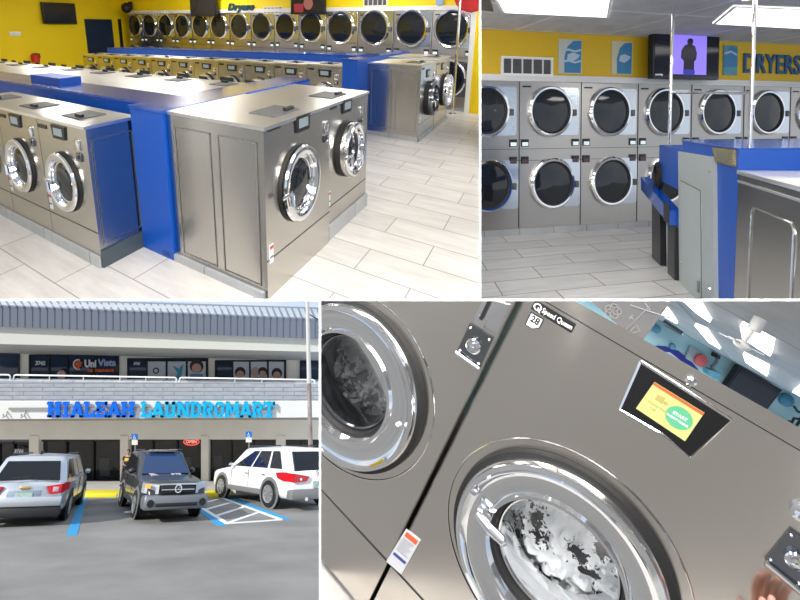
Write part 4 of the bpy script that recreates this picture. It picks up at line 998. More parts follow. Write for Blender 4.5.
# soffit over the shops, sign band, balcony
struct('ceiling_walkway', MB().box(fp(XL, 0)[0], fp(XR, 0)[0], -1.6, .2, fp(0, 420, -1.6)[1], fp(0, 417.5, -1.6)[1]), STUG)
struct('wall_sign_band', fpoly([(XL, 419.5), (XR, 417.2), (XR, 401.5), (XL, 401.5)], -1.75, -1.6), STUW)
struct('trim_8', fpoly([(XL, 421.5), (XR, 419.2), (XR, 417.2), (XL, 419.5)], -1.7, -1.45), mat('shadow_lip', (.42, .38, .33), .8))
struct('wall_balcony', fpoly([(XL, 401.5), (XR, 401.5), (XR, 384.2), (XL, 380.3)], -1.72, -1.5), stone)
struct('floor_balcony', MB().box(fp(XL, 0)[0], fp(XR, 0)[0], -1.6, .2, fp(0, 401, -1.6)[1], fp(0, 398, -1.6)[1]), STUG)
# upper storey wall with windows
struct('wall_upper', frect(XL, 344, XR, 401, .0, .3), STUC)
upw = [(-40, 18.5, 353, 383), (29.3, 118, 355, 384), (127.8, 207.3, 358.5, 385), (215.5, 285.5, 360.5, 385.5), (300.5, 340, 361, 386)]
divs = [[0, .6, 1], [0, .22, .43, .72, 1], [0, .24, .49, .745, 1], [0, .245, .49, .745, 1], [0, .5, 1]]
faces = mat('window_poster_pale', (.52, .53, .58), .6); skin = mat('poster_skin', (.50, .30, .22), .7); hair = mat('poster_hair', (.03, .02, .02), .7)
for i, (a, b, yt, yb) in enumerate(upw):
    o = struct('window_%d' % (i + 6), frect(a, yt, b, yb, -.03, .01), GLS2)
    f = MB(); frect(a, yt, b, yt + 1.2, -.08, -.03, f)
    for d_ in divs[i]: frect(a + (b - a) * d_ - .7, yt, a + (b - a) * d_ + .7, yb, -.08, -.03, f)
    f.build('window_frame', FRM, o)
for (a, b, heads, lab) in ((147, 166, [], 'pale window poster with a dark ring, first of three on the balcony'), (167.5, 186, [(177, 372, 5, 1)], 'window poster with blue leaf shapes, middle of three on the balcony'), (187.5, 206, [(197, 370, 6, 0)], 'window poster of a person leaning, third of three on the balcony'),
                           (233.5, 249.3, [(240.5, 376, 4.6, 0)], 'window poster showing one dark haired face, left of three on the right'), (251, 267.3, [(255.5, 375.5, 4, 2), (263, 375.5, 4, 0)], 'window poster showing two faces, middle of three on the right'),
                           (269, 284, [(277, 377, 4.6, 0)], 'window poster showing one smiling face, right of three on the right')):
    xm, zm = fp((a + b) / 2, 383)
    t = thing('window_poster', lab, 'poster', Matrix.Translation((xm, -.04, zm)))
    def W2(pts, y0, y1, name, m): MB().prism([(fp(*p)[0] - xm, fp(*p)[1] - zm) for p in pts], y0, y1).build(name, m, t)
    W2([(a, 384), (b, 384), (b, 361), (a, 361)], -.02, 0, 'sheet', faces)
    for (hx, hy, hr, hk) in heads:
        hy -= 3.5
        if hk == 1:
            W2([(hx - 3, 384), (hx + 1, 372), (hx - 4, 365), (hx + 2, 368), (hx + 7, 363), (hx + 5, 374), (hx + 3, 384)], -.03, -.02, 'leaf_shape', mat('poster_teal', (.05, .30, .42), .6)); continue
        W2(circ(hx, hy - 1, hr * 1.15, 16), -.028, -.02, 'printed_hair', hair if hk == 0 else mat('poster_grey_hair', (.35, .33, .32), .7)); W2(circ(hx, hy + 1, hr * .8, 16), -.034, -.028, 'printed_face', skin)
        W2([(hx - hr * 1.6, 384), (hx - hr, hy + hr * 1.1), (hx + hr, hy + hr * 1.1), (hx + hr * 1.6, 384)], -.026, -.02, 'printed_shoulders', mat('poster_blue_shirt', (.12, .22, .42), .6))
    if not heads:
        c = ((a + b) / 2, 370); pts = circ(c[0], c[1], 3.2, 16); 
        W2(pts, -.026, -.02, 'printed_ring', hair); W2(circ(c[0], c[1], 1.9, 14), -.03, -.026, 'printed_ring_centre', faces)
# office window graphics
def ftext(txt, cx, cy, h, wpx, m, name, label, cat, d, depth=.05, bold=.02, parent=None):
    KS = kd(d if parent is None else -.1)
    tx = text_mb(txt, 1.0, depth, bold); xs = [v[0] for v in tx.v]; zs = [v[2] for v in tx.v]
    sx_ = wpx * KS / (max(xs) - min(xs)); sz_ = h * KS / (max(zs) - min(zs)); mx = (max(xs) + min(xs)) / 2; mz = (max(zs) + min(zs)) / 2
    c = fp(cx, cy, d if parent is None else -.1)
    if parent is None:
        tx.v = [((x - mx) * sx_, y, (z - mz) * sz_) for x, y, z in tx.v]
        return tag(tx.build(name, m, None, Matrix.Translation((c[0], d, c[1]))), label, cat)
    tx.v = [((x - mx) * sx_, y, (z - mz) * sz_) for x, y, z in tx.v]; o = tx.build(name, m, parent); o.location = (c[0] - parent['cx'], d, c[1] - parent['cz']); return o
WL = mat('white_lettering', (.75, .75, .78), .5)
ftext('3742', 40.5, 363, 4, 9.5, WL, 'door_number', 'white number 3742 on the dark upper office door', 'number', -.1)
ftext('3736', 19, 450.8, 3.2, 9, WL, 'door_number', 'white number 3736 over the dark shop door at the left edge', 'number', .12)
ftext('3738', 136.8, 363.5, 2.6, 6, WL, 'door_number', 'small white number on the middle upper door', 'number', -.1)
t = thing('office_sign', 'window lettering Uni Vista with an orange and white round emblem', 'sign', Matrix.Translation((fp(80, 365, -.1)[0], -.1, fp(80, 365, -.1)[1]))); t['cx'], t['cz'] = fp(80, 365, -.1)
ORG = mat('sign_orange', (.80, .16, .04), .5)
ftext('Uni', 90.5, 363.5, 7.5, 11.5, WL, 'word', '', '', 0, bold=.03, parent=t); ftext('Vista', 107, 362.5, 7, 18, mat('sign_pale_blue', (.35, .42, .62), .5), 'word', '', '', 0, bold=.03, parent=t)
ftext('305  INSURANCE', 101, 370.3, 2.6, 26, ORG, 'word', '', '', 0, bold=.03, parent=t)
e = MB(); c = fp(79.5, 363.5); c = (c[0] - t['cx'], c[1] - t['cz'])
for k_ in range(2):
    s_ = 1 if k_ == 0 else -1
    e.tube([(c[0] + s_ * KS * x, 0, c[1] + s_ * KS * z) for x, z in ((-.5, 4.4), (3.6, 1.2), (0, -1.2), (-2.6, 1.2), (.5, 3))], .035, 6)
e.build('emblem', ORG, t)
e = MB(); e.tube([(c[0] + KS * 4.8 * math.cos(a), .01, c[1] + KS * 4.8 * math.sin(a)) for a in [PI * k_ / 10 for k_ in range(4, 17)]], .03, 6); e.build('emblem_arc', WL, t)
del t['cx'], t['cz']
c = fp(63, 373.5); tag(MB().prism(circ(0, 0, 4.4 * KS, 24), -.04, 0).prism(circ(0, 0, 2.6 * KS, 20), -.06, -.04).build('round_decal', mat('decal_cream', (.60, .50, .45), .6, vary=((4, 4, 4), (.5, .2, .12))), None, Matrix.Translation((c[0], -.09, c[1]))), 'round cream and orange decal on the office window', 'decal')
# roof
SEAM = tiles('x', (1, 1, 1), (1, 1, 1), (0, 0, 0), 1, 1)
struct('trim_9', fpoly([(XL, 342.5), (XR, 352.5), (XR, 339.6), (XL, 324.2)], -1.9, -1.6), mat('beige_fascia', (.70, .69, .63), .7))
sf = MB()
a0, a1, b0_, b1_ = rpt(XL, 343, -1.75), rpt(XR, 352.5, -1.75), rpt(XR, 362, .0), rpt(XL, 352.5, .0)
q0 = [a0, a1, b1_ and rpt(XR, 361.5, .02), rpt(XL, 352, .02)]
sf.hexa(q0, [(a, b, c + .15) for a, b, c in q0])
struct('ceiling_balcony', sf, STUG)
MET = mat('slate_blue_metal', (.21, .235, .29), .5, .2)
METL = mat('sky_lit_metal_roof', (.50, .53, .55), .4, .2)  # roof metal again, its sky-lit paleness put into the colour
def yl(x): return 326.5 + (x) * .039      # lower eave line
def ym(x): return 306 + x * .042          # top of the upright panels
def yt_(x): return 299 + x * .030
mp = MB(); fpoly([(XL, yl(XL)), (XR, yl(XR)), (XR, ym(XR)), (XL, ym(XL))], -2.05, -1.9, mp); struct('roof_upright_panel', mp, MET)
sm = MB(); x = XL
xs_ = []
while x < XR: xs_.append(x); x += 7.6 - x * .004
for x in xs_: frect(x - .28, ym(x), x + .28, yl(x), -2.065, -2.05, sm)
struct('roof_upright_seam', sm, mat('seam_slate', (.13, .16, .23), .5))
# sloping upper sheet, leans back and up
def rp(x, s, off=0.0):   # s 0 lower, 1 upper
    yy = ym(x) * (1 - s) + (yt_(x) + 0) * s; q = fp(x, yy); d = -2.05 + 1.2 * s
    f = (20 + d) / 20; return (q[0] * f + 0 * s, d - off, q[1] * f + (1 - f) * (CZ - PY) * KS * 0)
q0 = [rpt(XL, ym(XL), -2.05), rpt(XR, ym(XR), -2.05), rpt(XR, yt_(XR), -.6), rpt(XL, yt_(XL), -.6)]
struct('roof_sloping_sheet', MB().hexa(q0, [(a, b + .12, c - .05) for a, b, c in q0]), METL)
sm = MB()
for x in xs_: sm.tube([rpt(x, ym(x), -2.05, .03), rpt(x - 4.5, yt_(x), -.6, .03)], .045, 5)
struct('roof_sloping_seam', sm, mat('seam_dark', (.16, .19, .23), .5))
sm = MB().tube([rpt(XL, yt_(XL), -.6), rpt(XR, yt_(XR), -.6)], .05, 6); struct('roof_ridge', sm, mat('seam_dark', (.16, .19, .23), .5))
# balcony railing
def railing(x0, x1, label, posts):
    t = thing('balcony_railing', label, 'railing', Matrix.Translation((fp(x0, 380, -1.62)[0], -1.62, fp(x0, 380, -1.62)[1])))
    o = Vector((fp(x0, 380, -1.62)[0], 0, fp(x0, 380, -1.62)[1]))
    ry = lambda x: 374.7 + x * .0165
    by = lambda x: 381 + x * .0135
    def L(x, y): q = fp(x, y, -1.62); return (q[0] - o.x, 0, q[1] - o.z)
    pts = [L(x0, by(x0)), L(x0, ry(x0) + 2)] + [L(x0 + .6, ry(x0) + .6), L(x0 + 2, ry(x0))] + [L(x1 - 2, ry(x1)), L(x1 - .6, ry(x1) + .6), L(x1, ry(x1) + 2), L(x1, by(x1))]
    MB().tube(pts, .028, 8).build('hand_rail', WHITE, t)
    for x in posts: MB().tube([L(x, by(x)), L(x, ry(x))], .02, 6).build('post', WHITE, t)
railing(-60, 10.3, 'white balcony railing section at the left edge', [-20])
railing(13.8, 176.5, 'long white balcony railing section in front of the office windows', [49.5, 83.5, 120, 146])
railing(179.5, 315, 'white balcony railing section at the right, ending by the pole', [235, 262])
# sign letters, slab serif
def slab(ch):
    """strokes as quads in a 0..1 by 0..1 cell"""
    R = lambda a, b, c, d: [(a, b), (c, b), (c, d), (a, d)]
    w = .26
    G = {'H': [R(.08, 0, .08 + w, 1), R(.92 - w, 0, .92, 1), R(.2, .4, .8, .6), R(0, 0, .44, .16), R(.56, 0, 1, .16), R(0, .84, .44, 1), R(.56, .84, 1, 1)],
         'I': [R(.32, 0, .68, 1), R(.1, 0, .9, .16), R(.1, .84, .9, 1)],
         'A': [[(.0, 0), (.26, 0), (.62, 1), (.36, 1)], [(.74, 0), (1, 0), (.66, 1), (.40, 1)], R(.24, .22, .76, .38), R(-.04, 0, .34, .15), R(.64, 0, 1.06, .15)],
         'L': [R(.12, 0, .12 + w, 1), R(0, 0, 1, .18), R(0, .84, .5, 1), R(.82, 0, 1, .4)],
         'E': [R(.1, 0, .1 + w, 1), R(0, 0, 1, .18), R(0, .82, 1, 1), R(.1, .42, .72, .58), R(.82, 0, 1, .36), R(.82, .66, 1, 1)],
         'U': [R(.08, .12, .08 + w, 1), R(.92 - w, .12, .92, 1), R(.18, 0, .82, .2), R(0, .84, .42, 1), R(.58, .84, 1, 1)],
         'N': [R(.08, 0, .30, 1), R(.72, 0, .92, 1), [(.08, 1), (.36, 1), (.92, 0), (.66, 0)], R(0, 0, .38, .15), R(0, .85, .3, 1), R(.60, .85, 1, 1)],
         'D': [R(.1, 0, .1 + w, 1), R(0, 0, .62, .18), R(0, .82, .62, 1), [(.62, 0), (.95, .25), (.7, .35), (.55, .18)], [(.70, .30), (.97, .22), (.97, .78), (.70, .70)], [(.62, 1), (.95, .75), (.7, .65), (.55, .82)]],
         'R': [R(.1, 0, .1 + w, 1), R(0, 0, .44, .15), R(0, .84, .62, 1), R(.3, .40, .66, .56), [(.62, 1), (.92, .84), (.92, .54), (.66, .40), (.66, .84)], [(.42, .45), (.66, .45), (1.0, 0), (.70, 0)]],
         'O': [R(.04, .24, .30, .76), R(.70, .24, .96, .76), R(.26, 0, .74, .18), R(.26, .82, .74, 1), [(.26, 0), (.34, .2), (.30, .3), (.04, .25)], [(.74, 0), (.66, .2), (.70, .3), (.96, .25)], [(.26, 1), (.34, .8), (.30, .7), (.04, .75)], [(.74, 1), (.66, .8), (.70, .7), (.96, .75)]],
         'M': [R(.06, 0, .26, 1), R(.74, 0, .94, 1), [(.06, 1), (.32, 1), (.56, .2), (.44, .2)], [(.94, 1), (.68, 1), (.44, .2), (.56, .2)], R(-.02, 0, .34, .15), R(.66, 0, 1.02, .15)],
         'T': [R(.36, 0, .64, 1), R(0, .82, 1, 1), R(.22, 0, .78, .15), R(0, .6, .14, 1), R(.86, .6, 1, 1)]}
    return G[ch]
SB = mat('sign_blue', (.0, .16, .85), .35); SC = mat('sign_cyan', (.0, .50, .90), .35); SS = mat('sign_letter_side', (.0, .05, .25), .5)
lets = [('H', 46.8, 61), ('I', 61.6, 69.6), ('A', 70.4, 83.2), ('L', 83.6, 94.6), ('E', 95.2, 106.8), ('A', 107.2, 120.4), ('H', 120.8, 134.6),
        ('L', 140.6, 151.2), ('A', 151.4, 164), ('U', 164.4, 176), ('N', 176.6, 189.6), ('D', 190.2, 201.4), ('R', 202, 213.6), ('O', 214, 224.6), ('M', 225, 239.6), ('A', 239.8, 251.6), ('R', 252, 263.2), ('T', 263.4, 274.8)]
t = thing('shop_sign', 'big blue and cyan slab letters HIALEAH LAUNDROMART on the white band', 'sign', Matrix.Translation((fp(46, 418, -1.87)[0], -1.76, fp(46, 418, -1.87)[1])))
KL = kd(-1.87)
for i, (ch, a, b) in enumerate(lets):
    y1 = 417.6; y0 = 402.2
    mb = MB()
    for j, q in enumerate(slab(ch)): mb.prism([((a + (b - a) * p[0] - 46) * KL, (418 - (y1 + (y0 - y1) * p[1])) * KL) for p in q], -.11 - .001 * (j % 3), -.05)
    mb.build('letter', SB if i < 7 else SC, t)
MB().box(-1.4, (274 - 46) * KL, -.05, -.01, .26, .34).build('mounting_rail', mat('rail_grey', (.35, .35, .33), .5), t)
for x in (7, 25):
    c = fp(x, 414, -1.76); tag(MB().tube([(0, 0, .10), (.04, -.1, .0), (-.06, -.12, -.06), (-.1, -.05, .02)], .03, 6).build('wall_hook', mat('rail_grey', (.35, .35, .33), .5), None, Matrix.Translation((c[0], -1.76, c[1]))), 'small bent grey bracket on the white band, %s' % ('at the left edge' if x < 10 else 'left of the sign letters'), 'bracket')
# open sign
c = fp(190.5, 443.5)
t = thing('open_sign', 'red oval neon sign reading OPEN inside the shop window', 'sign', Matrix.Translation((c[0], .12, c[1])))
NE = mat('neon_red', (.7, .08, .05), .4, emit=(1, .12, .06), estr=.7)
MB().tube([(7.6 * KS * math.cos(2 * PI * k_ / 28), 0, 3.3 * KS * math.sin(2 * PI * k_ / 28)) for k_ in range(29)], .028, 6).build('oval_tube', NE, t)
tx = text_mb('OPEN', .17, .02, .008); tx.v = [(x * 1.0, y, z) for x, y, z in tx.v]; tx.build('word', mat('neon_pink', (.8, .3, .3), .4, emit=(1, .35, .3), estr=.6), t)
# accessible parking signs
def pole_sign(x, y0, y1, yb, label):
    c = fp(x, yb); d = -3.4; base = rpt(x, yb, d); top = rpt(x, y0, d)
    t = thing('parking_sign', label, 'sign', Matrix.Translation(base)); s_ = (20 + d) / 20 * KS
    MB().tube([(0, 0, 0), (0, 0, (yb - y0) * s_)], .025, 8).build('post', mat('galvanised_post', (.35, .36, .36), .45, .6), t)
    zt = (yb - y0) * s_
    bpl = MB().box(-3.1 * s_, 3.1 * s_, -.05, -.03, zt - 5.4 * s_, zt, 0).build('blue_plate', mat('sign_plate_blue', (.0, .16, .62), .4), t)
    MB().box(-2.9 * s_, 2.9 * s_, -.05, -.03, zt - 10.5 * s_, zt - 5.5 * s_).build('white_plate', WHITE, t)
    sy = MB(); r = 1.25 * s_; cz = zt - 3.3 * s_
    sy.tube([(r * math.cos(a), -.055, cz - .2 * s_ + r * math.sin(a)) for a in [PI * .75 + k_ * .35 for k_ in range(12)]], .008, 5)
    sy.tube([(-.3 * s_, -.055, cz + 1.6 * s_), (-.2 * s_, -.055, cz + .4 * s_), (.7 * s_, -.055, cz + .3 * s_), (1.2 * s_, -.055, cz - 1.0 * s_)], .010, 5)
    sy.prism(circ(-.3 * s_, cz + 2.1 * s_, .42 * s_, 10), -.058, -.05)
    sy.build('wheelchair_symbol', WHITE, bpl)
pole_sign(135.2, 433.5, 444, 490, 'blue and white accessible parking sign behind the dark SUV')
pole_sign(249, 431, 441, 489, 'blue and white accessible parking sign above the white SUV')
# tall pole at the right
b0 = rpt(311.5, 488, -2.6); b1 = rpt(307, 285, -2.6)
t = thing('light_pole', 'tall slim pale pole with a rusty lower half at the right', 'pole', Matrix.Translation(b0))
v = Vector(b1) - Vector(b0)
MB().tube([(0, 0, 0), tuple(v * .52)], [.085, .075], 12).build('lower_pole', mat('rusty_pole', (.22, .14, .11), .7, vary=((6, 6, 2), (.42, .38, .34))), t)
MB().tube([tuple(v * .52), tuple(v)], [.08, .06], 12).build('upper_pole', mat('pale_pole', (.66, .64, .60), .5), t)
MB().tube([tuple(v * .86), tuple(v * .84 + Vector((.5, 0, -.15))), tuple(v * .80 + Vector((.9, 0, -.25)))], .02, 6).build('cable', BLACK, t)

# ---- ground
use(CG)
def prG(pts, z0, z1): P_ = [CG.P(*p) for p in pts]; return MB().prism([(p.x, p.y) for p in P_], z0, z1, 2)
def gl(px, py, z=0.0): a = CG.uv((px, py), 2, z); return a[0], a[1]
struct('floor_asphalt', MB().box(-28, 16, -34, 2, -.2, 0), mat('grey_asphalt', (.20, .190, .176), .9, vary=((.8, .8, .8), (.275, .262, .245)), ))
asp = MATS['grey_asphalt']; nt = asp.node_tree; b_ = nt.nodes['Principled BSDF']
t_ = nt.nodes.new('ShaderNodeTexCoord'); n_ = nt.nodes.new('ShaderNodeTexNoise'); n_.inputs['Scale'].default_value = 24; n_.inputs['Detail'].default_value = 3
bp_ = nt.nodes.new('ShaderNodeBump'); bp_.inputs['Strength'].default_value = .6; bp_.inputs['Distance'].default_value = .02
nt.links.new(t_.outputs['Object'], n_.inputs['Vector']); nt.links.new(n_.outputs[0], bp_.inputs['Height']); nt.links.new(bp_.outputs[0], b_.inputs['Normal'])
struct('floor_sidewalk', MB().box(-28, 16, -4.75, 2.2, -.1, .10), mat('pale_concrete', (.50, .47, .43), .85, vary=((1, 1, 1), (.44, .42, .39))))
YK = mat('kerb_yellow', (.78, .62, .01), .6)
def kerb(name, x0, x1, label, m, cat='kerb'):
    a = CG.P(*gl(x0, 496)).x; b = CG.P(*gl(x1, 496)).x
    tag(MB().box(0, b - a, -1.5, 0, 0, .105, .015).build(name, m, None, Matrix.Translation((a, -4.76, 0))), label, cat)
kerb('kerb', 76, 123.5, 'yellow painted kerb between the silver and the dark SUV', YK); kerb('kerb', 196, 226, 'yellow painted kerb left of the white SUV front wheel', YK); kerb('kerb', -30, 75.5, 'grey kerb behind the silver SUV', mat('kerb_grey', (.36, .36, .35), .8)); kerb('kerb', 124, 195.5, 'grey kerb hidden behind the dark SUV', MATS['kerb_grey'])
BLP = mat('parking_blue', (.03, .32, .62), .7); WHP = mat('parking_white', (.82, .82, .82), .7)
def stripe(p, q, w, m, label, lift=.006, name='parking_line', group=None):
    a = Vector((*gl(*p), 0)); b = Vector((*gl(*q), 0)); a = CG.P(a.x, a.y); b = CG.P(b.x, b.y); d = (b - a); n = Vector((-d.y, d.x, 0)).normalized() * w / 2
    c = (a + b) / 2
    q_ = [a - n - c, b - n - c, b + n - c, a + n - c]
    tag(MB().prism([(v_.x, v_.y) for v_ in q_], 0, lift, 2).build(name, m, None, Matrix.Translation(c)), label, 'parking line', group)
stripe((84, 497.5), (71.5, 535.5), .17, BLP, 'blue parking line between the silver and the dark SUV')
stripe((107, 497.2), (123, 496.8), .5, BLP, 'short blue band along the kerb beside the dark SUV')
stripe((199, 508.5), (222, 526), .16, BLP, 'blue line right of the dark SUV')
stripe((214, 491.5), (287, 519.5), .18, BLP, 'blue line left of the white SUV')
stripe((200, 507), (227.5, 523.8), .10, WHP, 'left white edge line of the hatched bay', .008)
stripe((208, 493), (281, 519.7), .10, WHP, 'right white edge line of the hatched bay', .008)
stripe((226, 523.8), (281, 519.9), .14, WHP, 'near white edge line of the hatched bay', .008)
for i, (p, q) in enumerate([((203, 503), (218, 499.5)), ((206, 509.5), (229.5, 503.0)), ((216, 516), (244, 507.2)), ((227, 523.5), (258, 512.8))]):
    stripe(p, q, .11, WHP, '%s white hatch stripe counted from the kerb' % ORD[i], .009, 'hatch_stripe', 'white hatch stripes of the marked bay')

# ---- cars
def interp(tab, y):
    for (a, va), (b, vb) in zip(tab, tab[1:]):
        if y <= b:
            f = (y - a) / (b - a); f = max(0, min(1, f)); return va + (vb - va) * f
    return tab[-1][1]
def car(label, M, paint, L, Wd, zs, cladding, glassm, wheel_r=.36, details=None, front_style=False, group=None, xs=1.0):
    """front at y=0, rear at y=L, x across, z up"""
    t = thing('car', label, 'car', M, group)
    hw = Wd / 2; zb, zm, zbelt, zr = zs
    hood = details.get('hood', 1.0); wsb = details.get('ws_base', 1.05); wst = details.get('ws_top', 1.75); rt = details.get('roof_end', L - .35); rb = details.get('rear_base', L - .05)
    # lower body
    top = [(0, zbelt * .70), (.08, zbelt * .82), (.25, zbelt * .88), (wsb, zbelt * 1.0), (wsb + .3, zbelt), (rb - .2, zbelt * 1.02), (L - .06, zbelt * 1.0), (L, zbelt * .93)]
    wid = [(0, .80), (.07, .90), (.25, .965), (.7, 1.0), (L - .7, 1.0), (L - .25, .97), (L - .07, .92), (L, .86)]
    st = [0, .04, .09, .16, .28, .45, .7, 1.0, 1.3, 1.7, 2.2, 2.7, 3.2, L - .9, L - .6, L - .35, L - .2, L - .1, L - .04, L]
    rows = []
    for y in st:
        w = hw * interp(wid, y); zt = interp(top, y); zlo = zb + (.10 if y < .1 or y > L - .1 else 0)
        rows.append([(-w * .90, y, zlo), (-w * .985, y, zlo + .10), (-w, y, zm), (-w * .985, y, zt * .82 + zm * .18), (-w * .95, y, zt - .03), (-w * .86, y, zt), (-w * .4, y, zt + .03), (w * .4, y, zt + .03), (w * .86, y, zt), (w * .95, y, zt - .03), (w * .985, y, zt * .82 + zm * .18), (w, y, zm), (w * .985, y, zlo + .10), (w * .90, y, zlo)])
    mb = MB(); mb.grid(rows); n = len(rows[0])
    mb.f.append(list(range(n))[::-1]); mb.f.append([(len(rows) - 1) * n + k_ for k_ in range(n)])
    mb.f += [((i) * n, (i + 1) * n, (i + 1) * n + n - 1, i * n + n - 1) for i in range(len(rows) - 1)]
    mb.build('body', paint, t, sharp=50)
    # cabin
    wb, wt = hw * .93, hw * .74
    def cab(y, s):   # half width and height at fraction s of the cabin height
        return wb + (wt - wb) * s, zbelt - .02 + (zr - zbelt) * s
    def yfr(s): return wsb + (wst - wsb) * s
    def yre(s): return rb + (rt - rb) * s
    rows = []
    for s in (0, .25, .5, .75, .92, 1.0):
        w, z = cab(0, s); y0, y1 = yfr(s), yre(s); c = .10
        ring_ = [(-w + c, y0 - .02), (0, y0 - .07), (w - c, y0 - .02), (w, y0 + c), (w * 1.01, (y0 + y1) / 2), (w, y1 - c), (w - c, y1 + .0), (0, y1 + .04), (-w + c, y1 + .0), (-w, y1 - c), (-w * 1.01, (y0 + y1) / 2), (-w, y0 + c)]
        rows.append([(x, y, z + (.04 if s == 1.0 else 0)) for x, y in ring_] if s < 1 else [(x * .93, (y - (y0 + y1) / 2) * .96 + (y0 + y1) / 2, z + .0) for x, y in ring_])
    mb = MB(); n = 12
    for r_ in rows: mb.v += r_
    for j in range(len(rows) - 1):
        for k_ in range(n): mb.f.append((j * n + k_, j * n + (k_ + 1) % n, (j + 1) * n + (k_ + 1) % n, (j + 1) * n + k_))
    mb.v.append((0, (wst + rt) / 2, zr + .045)); ci = len(mb.v) - 1
    for k_ in range(n): mb.f.append(((len(rows) - 1) * n + k_, (len(rows) - 1) * n + (k_ + 1) % n, ci))
    mb.build('roof_and_pillars', paint, t, sharp=40)
    # windows
    def panel(name, quad, m=glassm, th=.015, nn=None):
        q = [Vector(p) for p in quad]; nrm = (q[1] - q[0]).cross(q[3] - q[0]).normalized()
        if nn is not None and nrm.dot(Vector(nn)) < 0: nrm = -nrm
        return MB().hexa([p - nrm * .03 for p in q], [p + nrm * th for p in q]).build(name, m, t)
    for sd in (-1, 1):
        nx = (sd, 0, .2)
        for (f0, f1, g0, g1) in details.get('side', [(.10, .40, .26, .42), (.43, .70, .45, .70), (.73, .93, .73, .86)]):
            s0, s1 = .10, .86
            def pt(fr, s):
                w, z = cab(0, s); y = yfr(s) + (yre(s) - yfr(s)) * fr; return (sd * w * 1.008, y, z)
            panel('side_window', [pt(f0, s0), pt(f1, s0), pt(g1, s1), pt(g0, s1)], nn=nx)
    s0, s1 = .06, .90
    w0, z0 = cab(0, s0); w1, z1 = cab(0, s1)
    panel('windshield', [(-w0 * .86, yfr(s0) - .055, z0), (w0 * .86, yfr(s0) - .055, z0), (w1 * .84, yfr(s1) - .055, z1), (-w1 * .84, yfr(s1) - .055, z1)], nn=(0, -1, .3), m=details.get('wsglass', glassm))
    s0, s1 = details.get('rw', (.05, .85)); w0, z0 = cab(0, s0); w1, z1 = cab(0, s1)
    panel('rear_window', [(-w0 * .84, yre(s0) + .035, z0), (w0 * .84, yre(s0) + .035, z0), (w1 * .82, yre(s1) + .035, z1), (-w1 * .82, yre(s1) + .035, z1)], nn=(0, 1, .3))
    # wheels
    for y in (.88, L - .95):
        for sd in (-1, 1):
            x = sd * (hw - .11)
            MB().lathe([(.001, 0), (wheel_r * 1.18, 0), (wheel_r * 1.18, sd * .02), (.001, sd * .02)], 28, M=basis((0, 1, 0), (1, 0, 0), (0, 0, 1), (sd * (hw - .012), y, wheel_r * 1.04))).build('wheel_arch', cladding, t)
            wh = MB().lathe([(wheel_r * .62, -.11), (wheel_r * .92, -.11), (wheel_r, -.07), (wheel_r, .07), (wheel_r * .92, .11), (wheel_r * .62, .11)], 30, M=basis((0, 1, 0), (1, 0, 0), (0, 0, 1), (x + sd * .035, y, wheel_r))).build('tire', RUBBER, t)
            rim = MB(); Mx = basis((0, 1, 0), (sd, 0, 0), (0, 0, 1), (x + sd * .035, y, wheel_r))
            rim.lathe([(wheel_r * .66, .06), (wheel_r * .64, .115), (wheel_r * .58, .10), (wheel_r * .56, .03), (.001, .03)], 28, M=Mx)
            for k_ in range(8):
                a = k_ * PI / 4; c, s_ = math.cos(a), math.sin(a); r0, r1, ww = .03, wheel_r * .6, .028
                rim.hexa([(c * r0 - s_ * ww, .05, s_ * r0 + c * ww), (c * r1 - s_ * ww, .05, s_ * r1 + c * ww), (c * r1 + s_ * ww, .05, s_ * r1 - c * ww), (c * r0 + s_ * ww, .05, s_ * r0 - c * ww)],
                         [(c * r0 - s_ * ww, .10, s_ * r0 + c * ww), (c * r1 - s_ * ww, .10, s_ * r1 + c * ww), (c * r1 + s_ * ww, .10, s_ * r1 - c * ww), (c * r0 + s_ * ww, .10, s_ * r0 - c * ww)], M=Mx)
            rim.build('rim', mat('alloy_rim', (.62, .62, .62), .3, .8), wh)
    # sills, bumpers, lamps, mirrors
    for sd in (-1, 1):
        MB().box(min(sd * hw * .99, sd * hw * 1.012), max(sd * hw * .99, sd * hw * 1.012), 1.35, L - 1.42, zb + .02, zb + .17, .006).build('side_sill', cladding, t)
        MB().sphere((sd * (hw + .07), wsb + .42, zbelt + .08), .10, 14, sc=(1.0, .6, .8)).build('mirror', details.get('mirror', paint), t)
        for yh in (wsb + 1.25, wsb + 2.2):
            if yh < L - 1.0: MB().box(min(sd * hw, sd * hw * 1.03), max(sd * hw, sd * hw * 1.03), yh, yh + .17, zbelt - .16, zbelt - .125, .006).build('door_handle', details.get('handle', CHROME), t)
        for ys in (wsb + .35, wsb + 1.42): MB().box(min(sd * hw * .98, sd * hw * 1.003), max(sd * hw * .98, sd * hw * 1.003), ys, ys + .012, zb + .2, zbelt - .04).build('door_gap', BLACK, t)
    return t
def addp(t, name, m, mb): return mb.build(name, m, t)
CGLS = mat('car_glass', (.012, .014, .018), .04, spec=.3)
SILV = mat('silver_car_paint', (.60, .63, .66), .28, .55, coat=.6)
WHC = mat('white_car_paint', (.82, .82, .80), .3, coat=.5)
DKC = mat('charcoal_car_paint', (.028, .030, .034), .3, .2, coat=.6)
BUMPG = mat('grey_bumper_paint', (.20, .21, .225), .4, .4)
CLAD = mat('dark_cladding', (.018, .018, .02), .6); CLADG = mat('grey_cladding', (.22, .22, .22), .5, .3)
TAILR = mat('tail_light_red', (.55, .01, .02), .15, coat=.6); TAILP = mat('tail_light_pale', (.55, .36, .38), .15); CLRL = mat('headlight_clear', (.55, .58, .62), .1, .3)
